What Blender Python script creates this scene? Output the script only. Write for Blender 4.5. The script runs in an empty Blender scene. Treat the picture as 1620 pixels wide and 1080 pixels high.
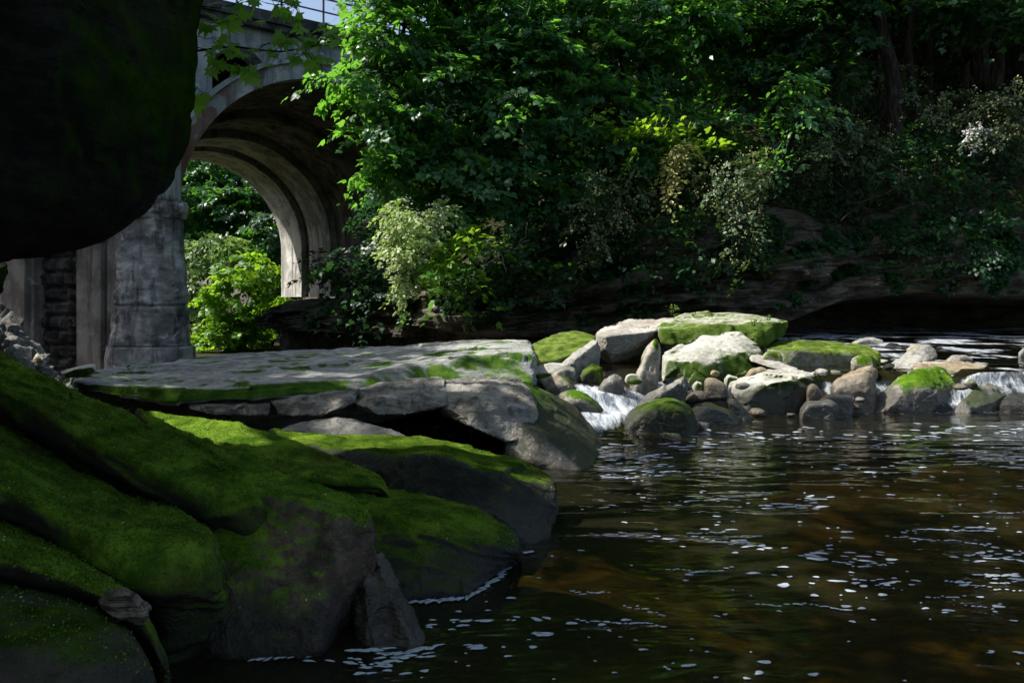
import bpy, bmesh, math
import numpy as np

# ------------------------------------------------------------------ camera model
F, CX, HY, H = 1260.0, 810.0, 480.0, 1.8        # focal length in photo pixels, principal column, horizon row, eye height
def P(px, py, Y):                                # photo pixel at a distance -> world point
    return np.array([(px-CX)/F*Y, Y, H-(py-HY)/F*Y])
def W(px, py, z=0.0):                            # photo pixel on a horizontal plane -> world point
    return P(px, py, (H-z)*F/(py-HY))
scene = bpy.context.scene
col = scene.collection
rng = np.random.default_rng(11)
SUN = np.array([-0.60, 0.0, 0.80]); SUN /= np.linalg.norm(SUN)

# ------------------------------------------------------------------ noise
_g = np.random.default_rng(5).normal(size=(256, 3)); _g /= np.linalg.norm(_g, axis=1)[:, None]
def perlin(p):
    p = np.asarray(p, float); i = np.floor(p).astype(np.int64); f = p-i
    u = f*f*f*(f*(f*6-15)+10); out = np.zeros(len(p))
    for dx in (0, 1):
        for dy in (0, 1):
            for dz in (0, 1):
                h = ((i[:, 0]+dx)*374761393+(i[:, 1]+dy)*668265263+(i[:, 2]+dz)*1274126177) & 0xffffffff
                h = ((h ^ (h >> 13))*1103515245) & 0xffffffff
                g = _g[(h ^ (h >> 16)) & 255]
                d = (g*(f-np.array([dx, dy, dz]))).sum(1)
                w = (u[:, 0] if dx else 1-u[:, 0])*(u[:, 1] if dy else 1-u[:, 1])*(u[:, 2] if dz else 1-u[:, 2])
                out += w*d
    return out
def fbm(p, o=4, lac=2.1, gain=.5):
    a, s, r = 1., 1., np.zeros(len(p))
    for k in range(o):
        r += a*perlin(p*s+k*17.3); a *= gain; s *= lac
    return r
def sstep(a, b, x):
    t = np.clip((x-a)/(b-a), 0, 1); return t*t*(3-2*t)

# ------------------------------------------------------------------ objects
def tag(o, label=None, cat=None, group=None, kind=None):
    if label: o['label'] = label
    if cat: o['category'] = cat
    if group: o['group'] = group
    if kind: o['kind'] = kind
    return o
def mesh_obj(name, v, f, mat, parent=None, smooth=True):
    me = bpy.data.meshes.new(name)
    me.from_pydata(v, [], f); me.update()
    if smooth: me.polygons.foreach_set('use_smooth', np.ones(len(me.polygons), bool))
    if mat: me.materials.append(mat)
    o = bpy.data.objects.new(name, me); col.objects.link(o)
    if parent: o.parent = parent; o.matrix_parent_inverse = parent.matrix_basis.inverted()
    return o
def empty(name, loc, label, cat, group=None):
    o = bpy.data.objects.new(name, None); col.objects.link(o); o.location = [float(c) for c in loc]
    o.empty_display_size = .2
    return tag(o, label, cat, group)
class MB:
    def __init__(s): s.v, s.f = [], []
    def add(s, v, f):
        n = len(s.v); s.v += [tuple(map(float, a)) for a in v]; s.f += [tuple(int(i)+n for i in a) for a in f]
    def box(s, o, a, b, c):                       # origin corner + three edge vectors
        o, a, b, c = map(np.asarray, (o, a, b, c))
        v = [o, o+a, o+a+b, o+b, o+c, o+a+c, o+a+b+c, o+b+c]
        s.add(v, [(3, 2, 1, 0), (4, 5, 6, 7), (0, 1, 5, 4), (1, 2, 6, 5), (2, 3, 7, 6), (3, 0, 4, 7)])
    def tube(s, pts, rad, n=8):
        pts = np.asarray(pts, float); m = len(pts); rad = np.broadcast_to(rad, (m,))
        t = np.gradient(pts, axis=0); t /= np.linalg.norm(t, axis=1)[:, None]+1e-9
        ref = np.array([1., 0, 0]) if abs(t[0][0]) < .8 else np.array([0, 1., 0])
        v = []
        for k in range(m):
            a = np.cross(t[k], ref); a /= np.linalg.norm(a)+1e-9; b = np.cross(t[k], a)
            for j in range(n):
                th = 2*math.pi*j/n; v.append(pts[k]+rad[k]*(a*math.cos(th)+b*math.sin(th)))
        f = [(k*n+j, k*n+(j+1) % n, (k+1)*n+(j+1) % n, (k+1)*n+j) for k in range(m-1) for j in range(n)]
        f += [tuple(range(n))[::-1], tuple((m-1)*n+j for j in range(n))]
        s.add(v, f)
    def build(s, name, mat, parent=None, smooth=True): return mesh_obj(name, s.v, s.f, mat, parent, smooth)
def wiggle(a, b, n, amp, sag=0., r=None):
    r = r or rng; a, b = np.asarray(a, float), np.asarray(b, float); t = np.linspace(0, 1, n)[:, None]
    o = sum(r.normal(size=3)*np.sin(t*math.pi*k)/k**.8 for k in (1, 2, 3, 4)); p = a+(b-a)*t+o*amp*1.5; p[:, 2] += sag*4*(t*(1-t))[:, 0]
    return p

# ------------------------------------------------------------------ materials
def mat_new(name):
    m = bpy.data.materials.new(name); m.use_nodes = True; nt = m.node_tree
    for n in list(nt.nodes): nt.nodes.remove(n)
    return m, nt, nt.nodes, nt.links
class N:
    def __init__(s, name):
        s.m, s.nt, s.n, s.l = mat_new(name)
        s.out = s.n.new('ShaderNodeOutputMaterial'); s.geo = s.n.new('ShaderNodeNewGeometry')
    def link(s, a, b): s.l.new(a, b)
    def val(s, x, sock):
        if isinstance(x, (int, float)): sock.default_value = x
        elif isinstance(x, tuple): sock.default_value = x if len(x) == len(sock.default_value) else (*x, 1)
        else: s.link(x, sock)
    def math(s, op, a, b=0., c=None, clamp=False):
        n = s.n.new('ShaderNodeMath'); n.operation = op; n.use_clamp = clamp
        s.val(a, n.inputs[0]); s.val(b, n.inputs[1])
        if c is not None: s.val(c, n.inputs[2])
        return n.outputs[0]
    def pos(s, sc=(1, 1, 1), rot=(0, 0, 0)):
        n = s.n.new('ShaderNodeMapping'); s.link(s.geo.outputs['Position'], n.inputs[0])
        n.inputs['Scale'].default_value = sc; n.inputs['Rotation'].default_value = rot; return n.outputs[0]
    def noise(s, vec, scale, detail=5, rough=.55, dist=0.):
        n = s.n.new('ShaderNodeTexNoise'); s.link(vec, n.inputs['Vector']); n.inputs['Scale'].default_value = scale
        n.inputs['Detail'].default_value = detail; n.inputs['Roughness'].default_value = rough; n.inputs['Distortion'].default_value = dist
        return n.outputs['Fac']
    def voro(s, vec, scale, feat='F1', out='Distance'):
        n = s.n.new('ShaderNodeTexVoronoi'); n.feature = feat; s.link(vec, n.inputs['Vector']); n.inputs['Scale'].default_value = scale
        return n.outputs[out]
    def ramp(s, x, a, b, lo=0., hi=1.):
        n = s.n.new('ShaderNodeMapRange'); n.interpolation_type = 'SMOOTHSTEP'; s.link(x, n.inputs[0])
        n.inputs[1].default_value = a; n.inputs[2].default_value = b; n.inputs[3].default_value = lo; n.inputs[4].default_value = hi
        return n.outputs[0]
    def mix(s, f, a, b):
        n = s.n.new('ShaderNodeMix'); n.data_type = 'RGBA'; s.val(f, n.inputs[0]); s.val(a, n.inputs[6]); s.val(b, n.inputs[7]); return n.outputs[2]
    def sep(s, v):
        n = s.n.new('ShaderNodeSeparateXYZ'); s.link(v, n.inputs[0]); return n.outputs
    def dot(s, v, d):
        n = s.n.new('ShaderNodeVectorMath'); n.operation = 'DOT_PRODUCT'; s.link(v, n.inputs[0]); n.inputs[1].default_value = d; return n.outputs['Value']
    def bump(s, h, strength, dist, prev=None):
        n = s.n.new('ShaderNodeBump'); s.link(h, n.inputs['Height']); s.val(strength, n.inputs['Strength']); n.inputs['Distance'].default_value = dist
        if prev is not None: s.link(prev, n.inputs['Normal'])
        return n.outputs[0]
    def bsdf(s, color, rough=.8, spec=.5, normal=None, ior=None):
        n = s.n.new('ShaderNodeBsdfPrincipled'); s.val(color, n.inputs['Base Color']); s.val(rough, n.inputs['Roughness'])
        s.val(spec, n.inputs['Specular IOR Level'])
        if normal is not None: s.link(normal, n.inputs['Normal'])
        if ior: n.inputs['IOR'].default_value = ior
        return n.outputs[0]
    def mixsh(s, f, a, b):
        n = s.n.new('ShaderNodeMixShader'); s.val(f, n.inputs[0]); s.link(a, n.inputs[1]); s.link(b, n.inputs[2]); return n.outputs[0]
    def done(s, sh): s.link(sh, s.out.inputs[0]); return s.m

def rock_mat(name, c1, c2, moss=.0, mdir=(0, 0, 1), th=.55, soft=.2, mnoise=.9, mscale=2.2, m1=(.035, .085, .006), m2=(.085, .16, .015),
             m3=None, wet=None, bs=1., strata=0., spec=.35, rough=.8, brown=None):
    k = N(name); p = k.pos()
    n1 = k.noise(p, 1.3, 6, .6); n2 = k.noise(p, 9, 6, .65); n3 = k.noise(p, 45, 4, .6)
    sm = k.math('ADD', k.math('MULTIPLY', n1, .6), k.math('MULTIPLY', n2, .4))
    stone = k.mix(k.ramp(sm, .42, .58), c1, c2); n4 = k.noise(p, 22, 7, .68)
    stone = k.mix(k.ramp(n4, .52, .66, 0, .45), stone, tuple(x*.55 for x in c1))
    stone = k.mix(k.ramp(n3, .56, .72, 0, .35), stone, tuple(x*.45 for x in c1))
    if brown: stone = k.mix(k.ramp(k.noise(k.pos((1, 1, 1.6)), 2.1, 5, .6, .6), .5, .66, 0, .75), stone, brown)
    hb = k.math('ADD', k.math('MULTIPLY', n2, .6), k.math('MULTIPLY', n4, .4))
    nb = k.bump(hb, min(1., .8*bs), .07*bs); nb = k.bump(n3, .5, .02, nb)
    cr = k.voro(k.pos((1, 1, 2.2)), 2.6, 'DISTANCE_TO_EDGE')
    if strata:  # beds toned darker, crevice shade painted in as thin dark lines
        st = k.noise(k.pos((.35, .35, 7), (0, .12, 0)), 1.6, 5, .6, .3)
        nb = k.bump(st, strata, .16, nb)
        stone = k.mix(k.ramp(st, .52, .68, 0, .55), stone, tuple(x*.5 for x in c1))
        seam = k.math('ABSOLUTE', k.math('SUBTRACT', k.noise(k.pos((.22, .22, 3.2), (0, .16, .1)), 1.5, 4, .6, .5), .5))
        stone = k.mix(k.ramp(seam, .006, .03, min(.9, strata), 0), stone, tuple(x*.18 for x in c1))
    ro = rough; sp = spec; color = stone; norm = nb
    if moss > 0:
        up = k.dot(k.geo.outputs['Normal'], mdir)
        mn = k.noise(p, mscale, 7, .62, .4)
        mm = k.math('ADD', up, k.math('MULTIPLY', k.math('SUBTRACT', mn, .5), mnoise*2))
        mask = k.math('MULTIPLY', k.ramp(mm, th-soft, th+soft), moss)
        f1 = k.noise(p, 70, 4, .7); f2 = k.noise(p, 5, 6, .6); f3 = k.noise(p, 18, 5, .65)
        mc = k.mix(k.ramp(k.math('ADD', k.math('MULTIPLY', f2, .65), k.math('MULTIPLY', f1, .35)), .4, .62), m1, m2)
        mc = k.mix(k.ramp(f3, .55, .72, 0, .7), mc, m3 or tuple(x*.55 for x in m1))
        mc = k.mix(k.ramp(k.noise(p, .95, 4, .6, .5), .52, .66, 0, .6), mc, m3 or tuple(x*.6 for x in m1))
        color = k.mix(mask, stone, mc)
        mb = k.bump(k.math('ADD', k.math('MULTIPLY', f1, .35), k.math('MULTIPLY', f3, .65)), .8, .035)
        nn = k.n.new('ShaderNodeMix'); nn.data_type = 'VECTOR'; k.link(mask, nn.inputs[0]); k.link(nb, nn.inputs[4]); k.link(mb, nn.inputs[5]); norm = nn.outputs[1]
        ro = k.math('ADD', k.math('MULTIPLY', mask, .95-rough), rough); sp = k.math('MULTIPLY', k.math('SUBTRACT', 1., mask), spec)
    if wet is not None:
        z = k.sep(k.geo.outputs['Position'])[2]
        wm = k.ramp(k.math('SUBTRACT', z, k.math('MULTIPLY', k.noise(p, 3, 3), .3)), wet-.2, wet+.06, 1, 0)
        color = k.mix(k.math('MULTIPLY', wm, .8), color, tuple(x*.22 for x in c1))
        ro = k.math('SUBTRACT', ro, k.math('MULTIPLY', wm, .45))
        sp = k.math('ADD', sp, k.math('MULTIPLY', wm, .3), clamp=True)
    return k.done(k.bsdf(color, ro, sp, norm))

MOSS_SHADE = dict(m1=(.012, .030, .003), m2=(.04, .075, .008), m3=(.03, .028, .015))
GREY1, GREY2 = (.17, .17, .155), (.40, .39, .35)
M = {}
MOSS = dict(m1=(.038, .082, .008), m2=(.15, .245, .025), m3=(.045, .042, .016))
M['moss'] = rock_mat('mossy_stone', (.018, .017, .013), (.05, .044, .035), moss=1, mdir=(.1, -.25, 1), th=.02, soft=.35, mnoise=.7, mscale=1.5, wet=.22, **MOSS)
M['moss_shaded'] = rock_mat('shade_toned_mossy_stone', (.015, .015, .012), (.04, .038, .03), moss=1, mdir=(0, -.05, 1), th=.82, soft=.3, mnoise=.9, mscale=2.4, wet=.3, **MOSS_SHADE)  # darker copy of the mossy stone, corner shade put into its colours
M['moss_rim'] = rock_mat('mossy_rimmed_stone', (.010, .010, .007), (.032, .030, .021), moss=1, mdir=(0, -.05, 1), th=.60, soft=.2, mnoise=.5, mscale=1.9, m1=(.026, .058, .006), m2=(.11, .175, .018), wet=.14, bs=1.3)
M['moss_thin'] = rock_mat('thin_mossed_dark_stone', (.010, .011, .007), (.030, .032, .02), moss=1, mdir=(0, .15, 1), th=.80, soft=.14, mnoise=.35, mscale=2.4, m1=(.026, .058, .006), m2=(.13, .20, .02), wet=.14, bs=1.3)
M['moss_face'] = rock_mat('mossy_brown_stone', (.05, .037, .028), (.165, .12, .09), moss=1, mdir=(0, 0, 1), th=.66, soft=.2, mnoise=.4, mscale=2.2, wet=.14, bs=1.5, brown=(.12, .065, .04), **MOSS)
M['slab'] = rock_mat('slab_stone', (.22, .225, .22), (.43, .43, .42), moss=1, mdir=(.05, -.85, .5), th=.66, soft=.14, mnoise=.62, mscale=1.3, m1=(.03, .075, .01), m2=(.075, .14, .02), strata=.35)
M['slab_mossy'] = rock_mat('slab_mossy_side', (.24, .245, .23), (.44, .44, .41), moss=1, mdir=(.25, -.9, .1), th=.35, soft=.25, mnoise=.6, mscale=1.5, m1=(.025, .07, .008), m2=(.08, .15, .02), strata=.4)
M['wetslope'] = rock_mat('wet_sloping_stone', (.13, .11, .08), (.36, .33, .28), moss=1, mdir=(.55, -.2, .7), th=.62, soft=.2, mnoise=.75, mscale=1.4, m1=(.03, .07, .008), m2=(.08, .14, .02), wet=.5, rough=.5, spec=.5, brown=(.12, .075, .035))
M['pale'] = rock_mat('pale_boulder', (.30, .30, .26), (.50, .49, .44), moss=1, mdir=(.25, -.85, -.1), th=.45, soft=.25, mnoise=.55, m1=(.03, .06, .01), m2=(.085, .135, .03), wet=.35)
M['green'] = rock_mat('green_boulder', (.22, .21, .17), (.42, .41, .36), moss=1, mdir=(.1, -.3, .8), th=.30, soft=.3, mnoise=.75, m1=(.05, .09, .012), m2=(.17, .22, .05), wet=.3)
M['darkmoss'] = rock_mat('dark_mossy_boulder', (.04, .038, .03), (.16, .15, .12), moss=1, mdir=(.3, -.25, .8), th=.30, soft=.25, mnoise=.75, m1=(.025, .055, .006), m2=(.10, .15, .02), wet=.3)
M['greenside'] = rock_mat('green_sided_boulder', (.27, .26, .22), (.47, .46, .41), moss=1, mdir=(.2, -.95, .0), th=.15, soft=.3, mnoise=.7, m1=(.05, .095, .012), m2=(.14, .20, .045), wet=.3)
M['bare'] = rock_mat('bare_pale_boulder', (.28, .27, .24), (.50, .48, .43), moss=.9, mdir=(.1, -.5, .5), th=.95, soft=.2, mnoise=.7, wet=.3, bs=1.2, brown=(.33, .25, .19))
M['darkfront'] = rock_mat('dark_fronted_stone', (.28, .275, .245), (.48, .47, .42), moss=1, mdir=(.15, -.95, -.1), th=.22, soft=.2, mnoise=.35, m1=(.012, .022, .005), m2=(.03, .05, .01), wet=.35)  # front moss near black, the shade of that side painted into its colour
M['grey'] = rock_mat('grey_stone', (.15, .145, .13), (.36, .35, .32), moss=.8, mdir=(.2, -.3, .8), th=1.1, soft=.2, mnoise=.7, wet=.42, bs=1.1)
M['crag'] = rock_mat('craggy_rock', (.085, .08, .07), (.31, .295, .27), moss=.8, mdir=(.2, -.3, .8), th=1.1, soft=.2, mnoise=.7, bs=1.4)
M['tan'] = rock_mat('tan_stone', (.19, .155, .105), (.42, .37, .28), moss=.9, mdir=(-.2, -.4, .8), th=1.02, soft=.15, mnoise=.75, wet=.45, brown=(.2, .12, .05))
M['wet'] = rock_mat('wet_dark_stone', (.05, .045, .035), (.15, .135, .11), moss=.9, mdir=(.5, -.1, .8), th=.85, soft=.2, mnoise=.7, wet=.9, rough=.45, spec=.6)
M['half'] = rock_mat('half_mossy_stone', (.14, .125, .10), (.36, .34, .29), moss=1, mdir=(.35, -.15, .9), th=.72, soft=.12, mnoise=.8, mscale=1.8, m1=(.04, .10, .006), m2=(.12, .21, .02), wet=.32)
M['black'] = rock_mat('near_black_rock', (.007, .007, .006), (.022, .021, .017), moss=1, mdir=(.8, .45, .4), th=.55, soft=.3, mnoise=.6, mscale=1.6, m1=(.008, .022, .002), m2=(.022, .05, .004), strata=.3, spec=.1, rough=.95)  # near-black stone colour with dim moss
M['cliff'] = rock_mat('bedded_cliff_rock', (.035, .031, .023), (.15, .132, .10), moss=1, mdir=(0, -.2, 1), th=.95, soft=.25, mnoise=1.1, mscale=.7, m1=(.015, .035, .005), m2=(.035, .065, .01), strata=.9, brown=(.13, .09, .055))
M['bed'] = rock_mat('river_bed', (.085, .068, .030), (.30, .22, .09), brown=(.06, .07, .02))
M['leaning'] = rock_mat('leaning_stone', (.075, .06, .045), (.23, .19, .15), wet=.22, strata=.8, brown=(.14, .10, .07))

def conc_mat(name, c1, c2, stain=(.05, .05, .05), s=.8, red=None, seams=False, rough_b=.6, horiz=0.):
    k = N(name); p = k.pos()
    a = k.noise(p, .8, 6, .6); b = k.noise(k.pos((1.6, 1.6, .16)), 1.5, 6, .62, .4); c = k.noise(p, 14, 5, .6)
    color = k.mix(k.ramp(a, .42, .58), c1, c2)
    color = k.mix(k.ramp(b, .48, .66, 0, s), color, stain)
    color = k.mix(k.ramp(k.noise(p, 2.3, 5, .6, .5), .58, .72, 0, .55), color, tuple(min(1, x*1.7) for x in c2))
    if red:
        x = k.sep(k.geo.outputs['Position'])
        # rusty brick showing through on the haunch of the ring
        f = k.math('MULTIPLY', k.ramp(k.noise(p, 1.4, 4, .6), .40, .52), k.ramp(x[0], -10.2, -11.0, 0, 1))
        color = k.mix(k.math('MULTIPLY', f, .8), color, red)
    h = k.math('ADD', k.math('MULTIPLY', a, .5), k.math('MULTIPLY', c, .5))
    nb = k.bump(h, rough_b, .08)
    return k.done(k.bsdf(color, .9, .25, nb))
M['concrete'] = conc_mat('weathered_concrete', (.36, .37, .38), (.58, .59, .60), (.07, .07, .075), .7)
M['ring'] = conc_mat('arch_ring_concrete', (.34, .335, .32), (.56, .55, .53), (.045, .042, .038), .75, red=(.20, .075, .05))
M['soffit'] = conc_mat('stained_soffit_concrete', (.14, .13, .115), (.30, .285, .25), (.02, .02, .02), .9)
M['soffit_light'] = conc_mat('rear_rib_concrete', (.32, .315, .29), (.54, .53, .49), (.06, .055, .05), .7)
M['cornice'] = conc_mat('dark_cornice_concrete', (.05, .05, .05), (.12, .12, .12), (.02, .02, .02), .8)
M['pier'] = conc_mat('spalled_pier_concrete', (.24, .24, .245), (.60, .60, .61), (.05, .048, .052), .8, rough_b=1.)
M['pilaster'] = conc_mat('board_marked_concrete', (.22, .205, .19), (.38, .36, .34), (.07, .065, .065), .6)
M['masonry'] = conc_mat('dark_stone_block', (.035, .035, .036), (.10, .10, .10), (.012, .012, .014), .8, rough_b=1.)
k = N('railing_steel'); M['steel'] = k.done(k.bsdf((.05, .055, .07), .5, .5))

def leaf_mat(name, c1, c2, t, tr=.45, spec=.35, rough=.42, var=.5):
    k = N(name); r = k.geo.outputs['Random Per Island']
    c = k.mix(r, c1, c2); d = k.bsdf(c, rough, spec)
    tn = k.n.new('ShaderNodeBsdfTranslucent'); k.link(k.mix(r, tuple(x*.7 for x in t), t), tn.inputs[0])
    return k.done(k.mixsh(tr, d, tn.outputs[0]))
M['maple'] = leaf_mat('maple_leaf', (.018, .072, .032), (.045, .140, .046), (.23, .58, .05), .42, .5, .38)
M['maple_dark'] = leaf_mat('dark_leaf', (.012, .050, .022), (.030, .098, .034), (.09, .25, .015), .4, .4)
M['bright'] = leaf_mat('bright_leaf', (.06, .18, .018), (.13, .29, .03), (.36, .62, .03), .5)
M['pale_leaf'] = leaf_mat('pale_shrub_leaf', (.20, .31, .10), (.42, .52, .24), (.50, .66, .18), .4)
M['silver'] = leaf_mat('silver_green_leaf', (.08, .16, .05), (.16, .26, .10), (.3, .48, .10), .4)
M['olive'] = leaf_mat('olive_shrub_leaf', (.045, .085, .038), (.11, .16, .075), (.12, .2, .04), .3)
M['blue_leaf'] = leaf_mat('bluish_leaf', (.012, .045, .026), (.03, .08, .042), (.05, .15, .03), .35)
M['yellow_flower'] = leaf_mat('creamy_blossom', (.30, .30, .13), (.46, .45, .25), (.4, .35, .1), .3)
M['white_flower'] = leaf_mat('white_blossom', (.6, .6, .58), (.75, .75, .72), (.6, .6, .55), .3)
M['maple_lit'] = leaf_mat('lit_toned_maple_leaf', (.06, .17, .03), (.12, .26, .05), (.35, .65, .06), .6)  # maple leaf colour brightened so the twigs beside the overhang look lit
M['gold_leaf'] = leaf_mat('golden_leaf', (.22, .25, .08), (.42, .41, .17), (.42, .44, .1), .4)
k = N('bark'); p_ = k.pos((3, 3, .7))
M['bark'] = k.done(k.bsdf(k.mix(k.ramp(k.noise(p_, 4, 5, .6), .4, .62), (.016, .013, .010), (.05, .041, .031)), .9, .2, k.bump(k.noise(p_, 8, 5), .8, .04)))
k = N('dead_wood'); M['dead'] = k.done(k.bsdf(k.mix(k.noise(k.pos((6, 6, 6)), 3), (.15, .14, .12), (.33, .31, .28)), .9, .2))
k = N('bleached_wood'); p_ = k.pos((1, 1, 1))
M['bleached'] = k.done(k.bsdf(k.mix(k.ramp(k.noise(k.pos((2, 9, 9)), 3, 5), .4, .6), (.25, .22, .18), (.52, .49, .43)), .85, .2, k.bump(k.noise(k.pos((2, 12, 12)), 4, 5), .7, .02)))
k = N('leaf_litter_soil'); p_ = k.pos()
M['soil'] = k.done(k.bsdf(k.mix(k.ramp(k.noise(p_, 3, 7, .65), .4, .6), (.018, .022, .009), (.05, .045, .022)), .95, .1, k.bump(k.noise(p_, 9, 6, .7), 1, .1)))

# ------------------------------------------------------------------ rocks from convex hulls
_ico = {}
def ico(n):
    if n not in _ico:
        bm = bmesh.new(); bmesh.ops.create_icosphere(bm, subdivisions=n, radius=1)
        _ico[n] = (np.array([v.co[:] for v in bm.verts]), np.array([[v.index for v in f.verts] for f in bm.faces])); bm.free()
    return _ico[n]
def hull_planes(pts):
    bm = bmesh.new()
    for q in pts: bm.verts.new(tuple(q))
    r = bmesh.ops.convex_hull(bm, input=bm.verts)
    bm.normal_update(); c = np.mean(pts, axis=0)
    ns, ds = [], []
    for f in bm.faces:
        n = np.array(f.normal); a = f.calc_area(); o = np.array(f.verts[0].co)
        d = n@(o-c)
        if d < 0: n, d = -n, -d
        if a < 1e-7 or d < 1e-4: continue
        if any(n@m > .995 for m in ns): continue
        ns.append(n); ds.append(d)
    bm.free()
    return np.array(ns), np.array(ds), c
def rock_verts(pts, sub=5, p=16, amp=.03, freq=2.2, chips=6, seed=0, strata=0., facet=.0, nf=40):
    r = np.random.default_rng(seed); pts = np.asarray(pts, float)
    ns, ds, c = hull_planes(pts)
    q = pts-c; ev, V = np.linalg.eigh(q.T@q); L = np.abs(q@V).max(0)+1e-6     # principal axes and half lengths
    d, f = ico(sub); d = d*L; d = d@V.T
    if chips:                                                                     # broken corners
        e = r.normal(size=(chips, 3)); e /= np.linalg.norm(e, axis=1)[:, None]
        sup = (q@e.T).max(0); ns = np.vstack([ns, e]); ds = np.append(ds, sup*r.uniform(.78, .96, chips))
    g = np.maximum(d@ns.T/ds, 1e-6); gm = g.max(1)
    gauge = gm*((g/gm[:, None])**p).sum(1)**(1/p)
    v = d/gauge[:, None]
    qa, va = q@V, v@V; lo, hi, l2, h2 = qa.min(0), qa.max(0), va.min(0), va.max(0)      # keep the full extent of the corner points
    v = ((va-l2)/(h2-l2)*(hi-lo)+lo)@V.T
    n = (ns[None]*((g/gm[:, None])**p)[:, :, None]).sum(1); n /= np.linalg.norm(n, axis=1)[:, None]
    w = v+c; size = np.cbrt(np.prod(L))
    ff = freq/size
    h = fbm(w*ff*.6+seed, 5, 2.1, .5)*amp*size*1.6
    rid = 1-np.abs(fbm(w*ff*1.1+seed*3.1, 3)*2); h -= np.clip(rid-.75, 0, 1)*amp*size*1.6
    if facet:                                                                     # broken facets with small steps between them
        wq = w+np.stack([perlin(w*ff*2+5), perlin(w*ff*2+15), perlin(w*ff*2+25)], 1)*size*.18
        ci = r.integers(0, len(w), nf); cp = wq[ci]; val = r.uniform(-1, .3, nf); tl = r.normal(size=(nf, 3))*.55
        best = np.full(len(w), 1e9); idx = np.zeros(len(w), int)
        for k_ in range(nf):
            dd = ((wq-cp[k_])**2).sum(1); m_ = dd < best; best[m_] = dd[m_]; idx[m_] = k_
        h += facet*size*(val[idx]*.5+((wq-cp[idx])*tl[idx]).sum(1)/size*.5)
    if strata:
        zz = np.stack([w[:, 0]*.25, w[:, 1]*.25, w[:, 2]*strata+w[:, 0]*.15], 1)
        h += np.clip(fbm(zz, 3)*1.6, -.6, .6)*amp*size*(1-np.abs(n[:, 2]))*1.4
    return w+n*h[:, None], f
ROCKS = []
def rock(name, label, pts, mat, cat='boulder', group=None, sub=5, sink=None, **kw):
    kw.setdefault('facet', .085); kw.setdefault('p', 80)
    pts = [np.asarray(q, float) for q in pts]
    if sink is not None:
        zm = np.mean([q[2] for q in pts])
        pts += [np.array([q[0], q[1], sink]) for q in pts if q[2] < zm+.05]
    kw.setdefault('seed', len(ROCKS)+3)
    v, f = rock_verts(pts, sub, **kw)
    base = np.array([v[:, 0].mean(), v[:, 1].mean(), v[:, 2].min()])
    o = mesh_obj(name, v-base, f, M[mat]); o.location = base
    tag(o, label, cat, group); ROCKS.append(o); return o
def px(l): return [P(*a) for a in l]
def blob(outline, Y, depth, lift=.35):
    """A boulder whose outline is seen at distance Y; its near side sits lower, its far side hides behind the top."""
    o = np.array(outline, float); c = o.mean(0); h = np.ptp(o[:, 1])
    pts = [P(x, y, Y) for x, y in o]
    for sgn in (-1, 1):
        for x, y in o:
            qx, qy = c+(np.array([x, y])-c)*.84
            qy += h*lift*.35*(1 if sgn < 0 else -.0)
            pts.append(P(qx, min(qy, o[:, 1].max()), Y+sgn*depth/2) if sgn < 0 else P(CX+(qx-CX), max(qy, o[:, 1].min()+h*.05), Y+depth/2))
    return pts

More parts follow.
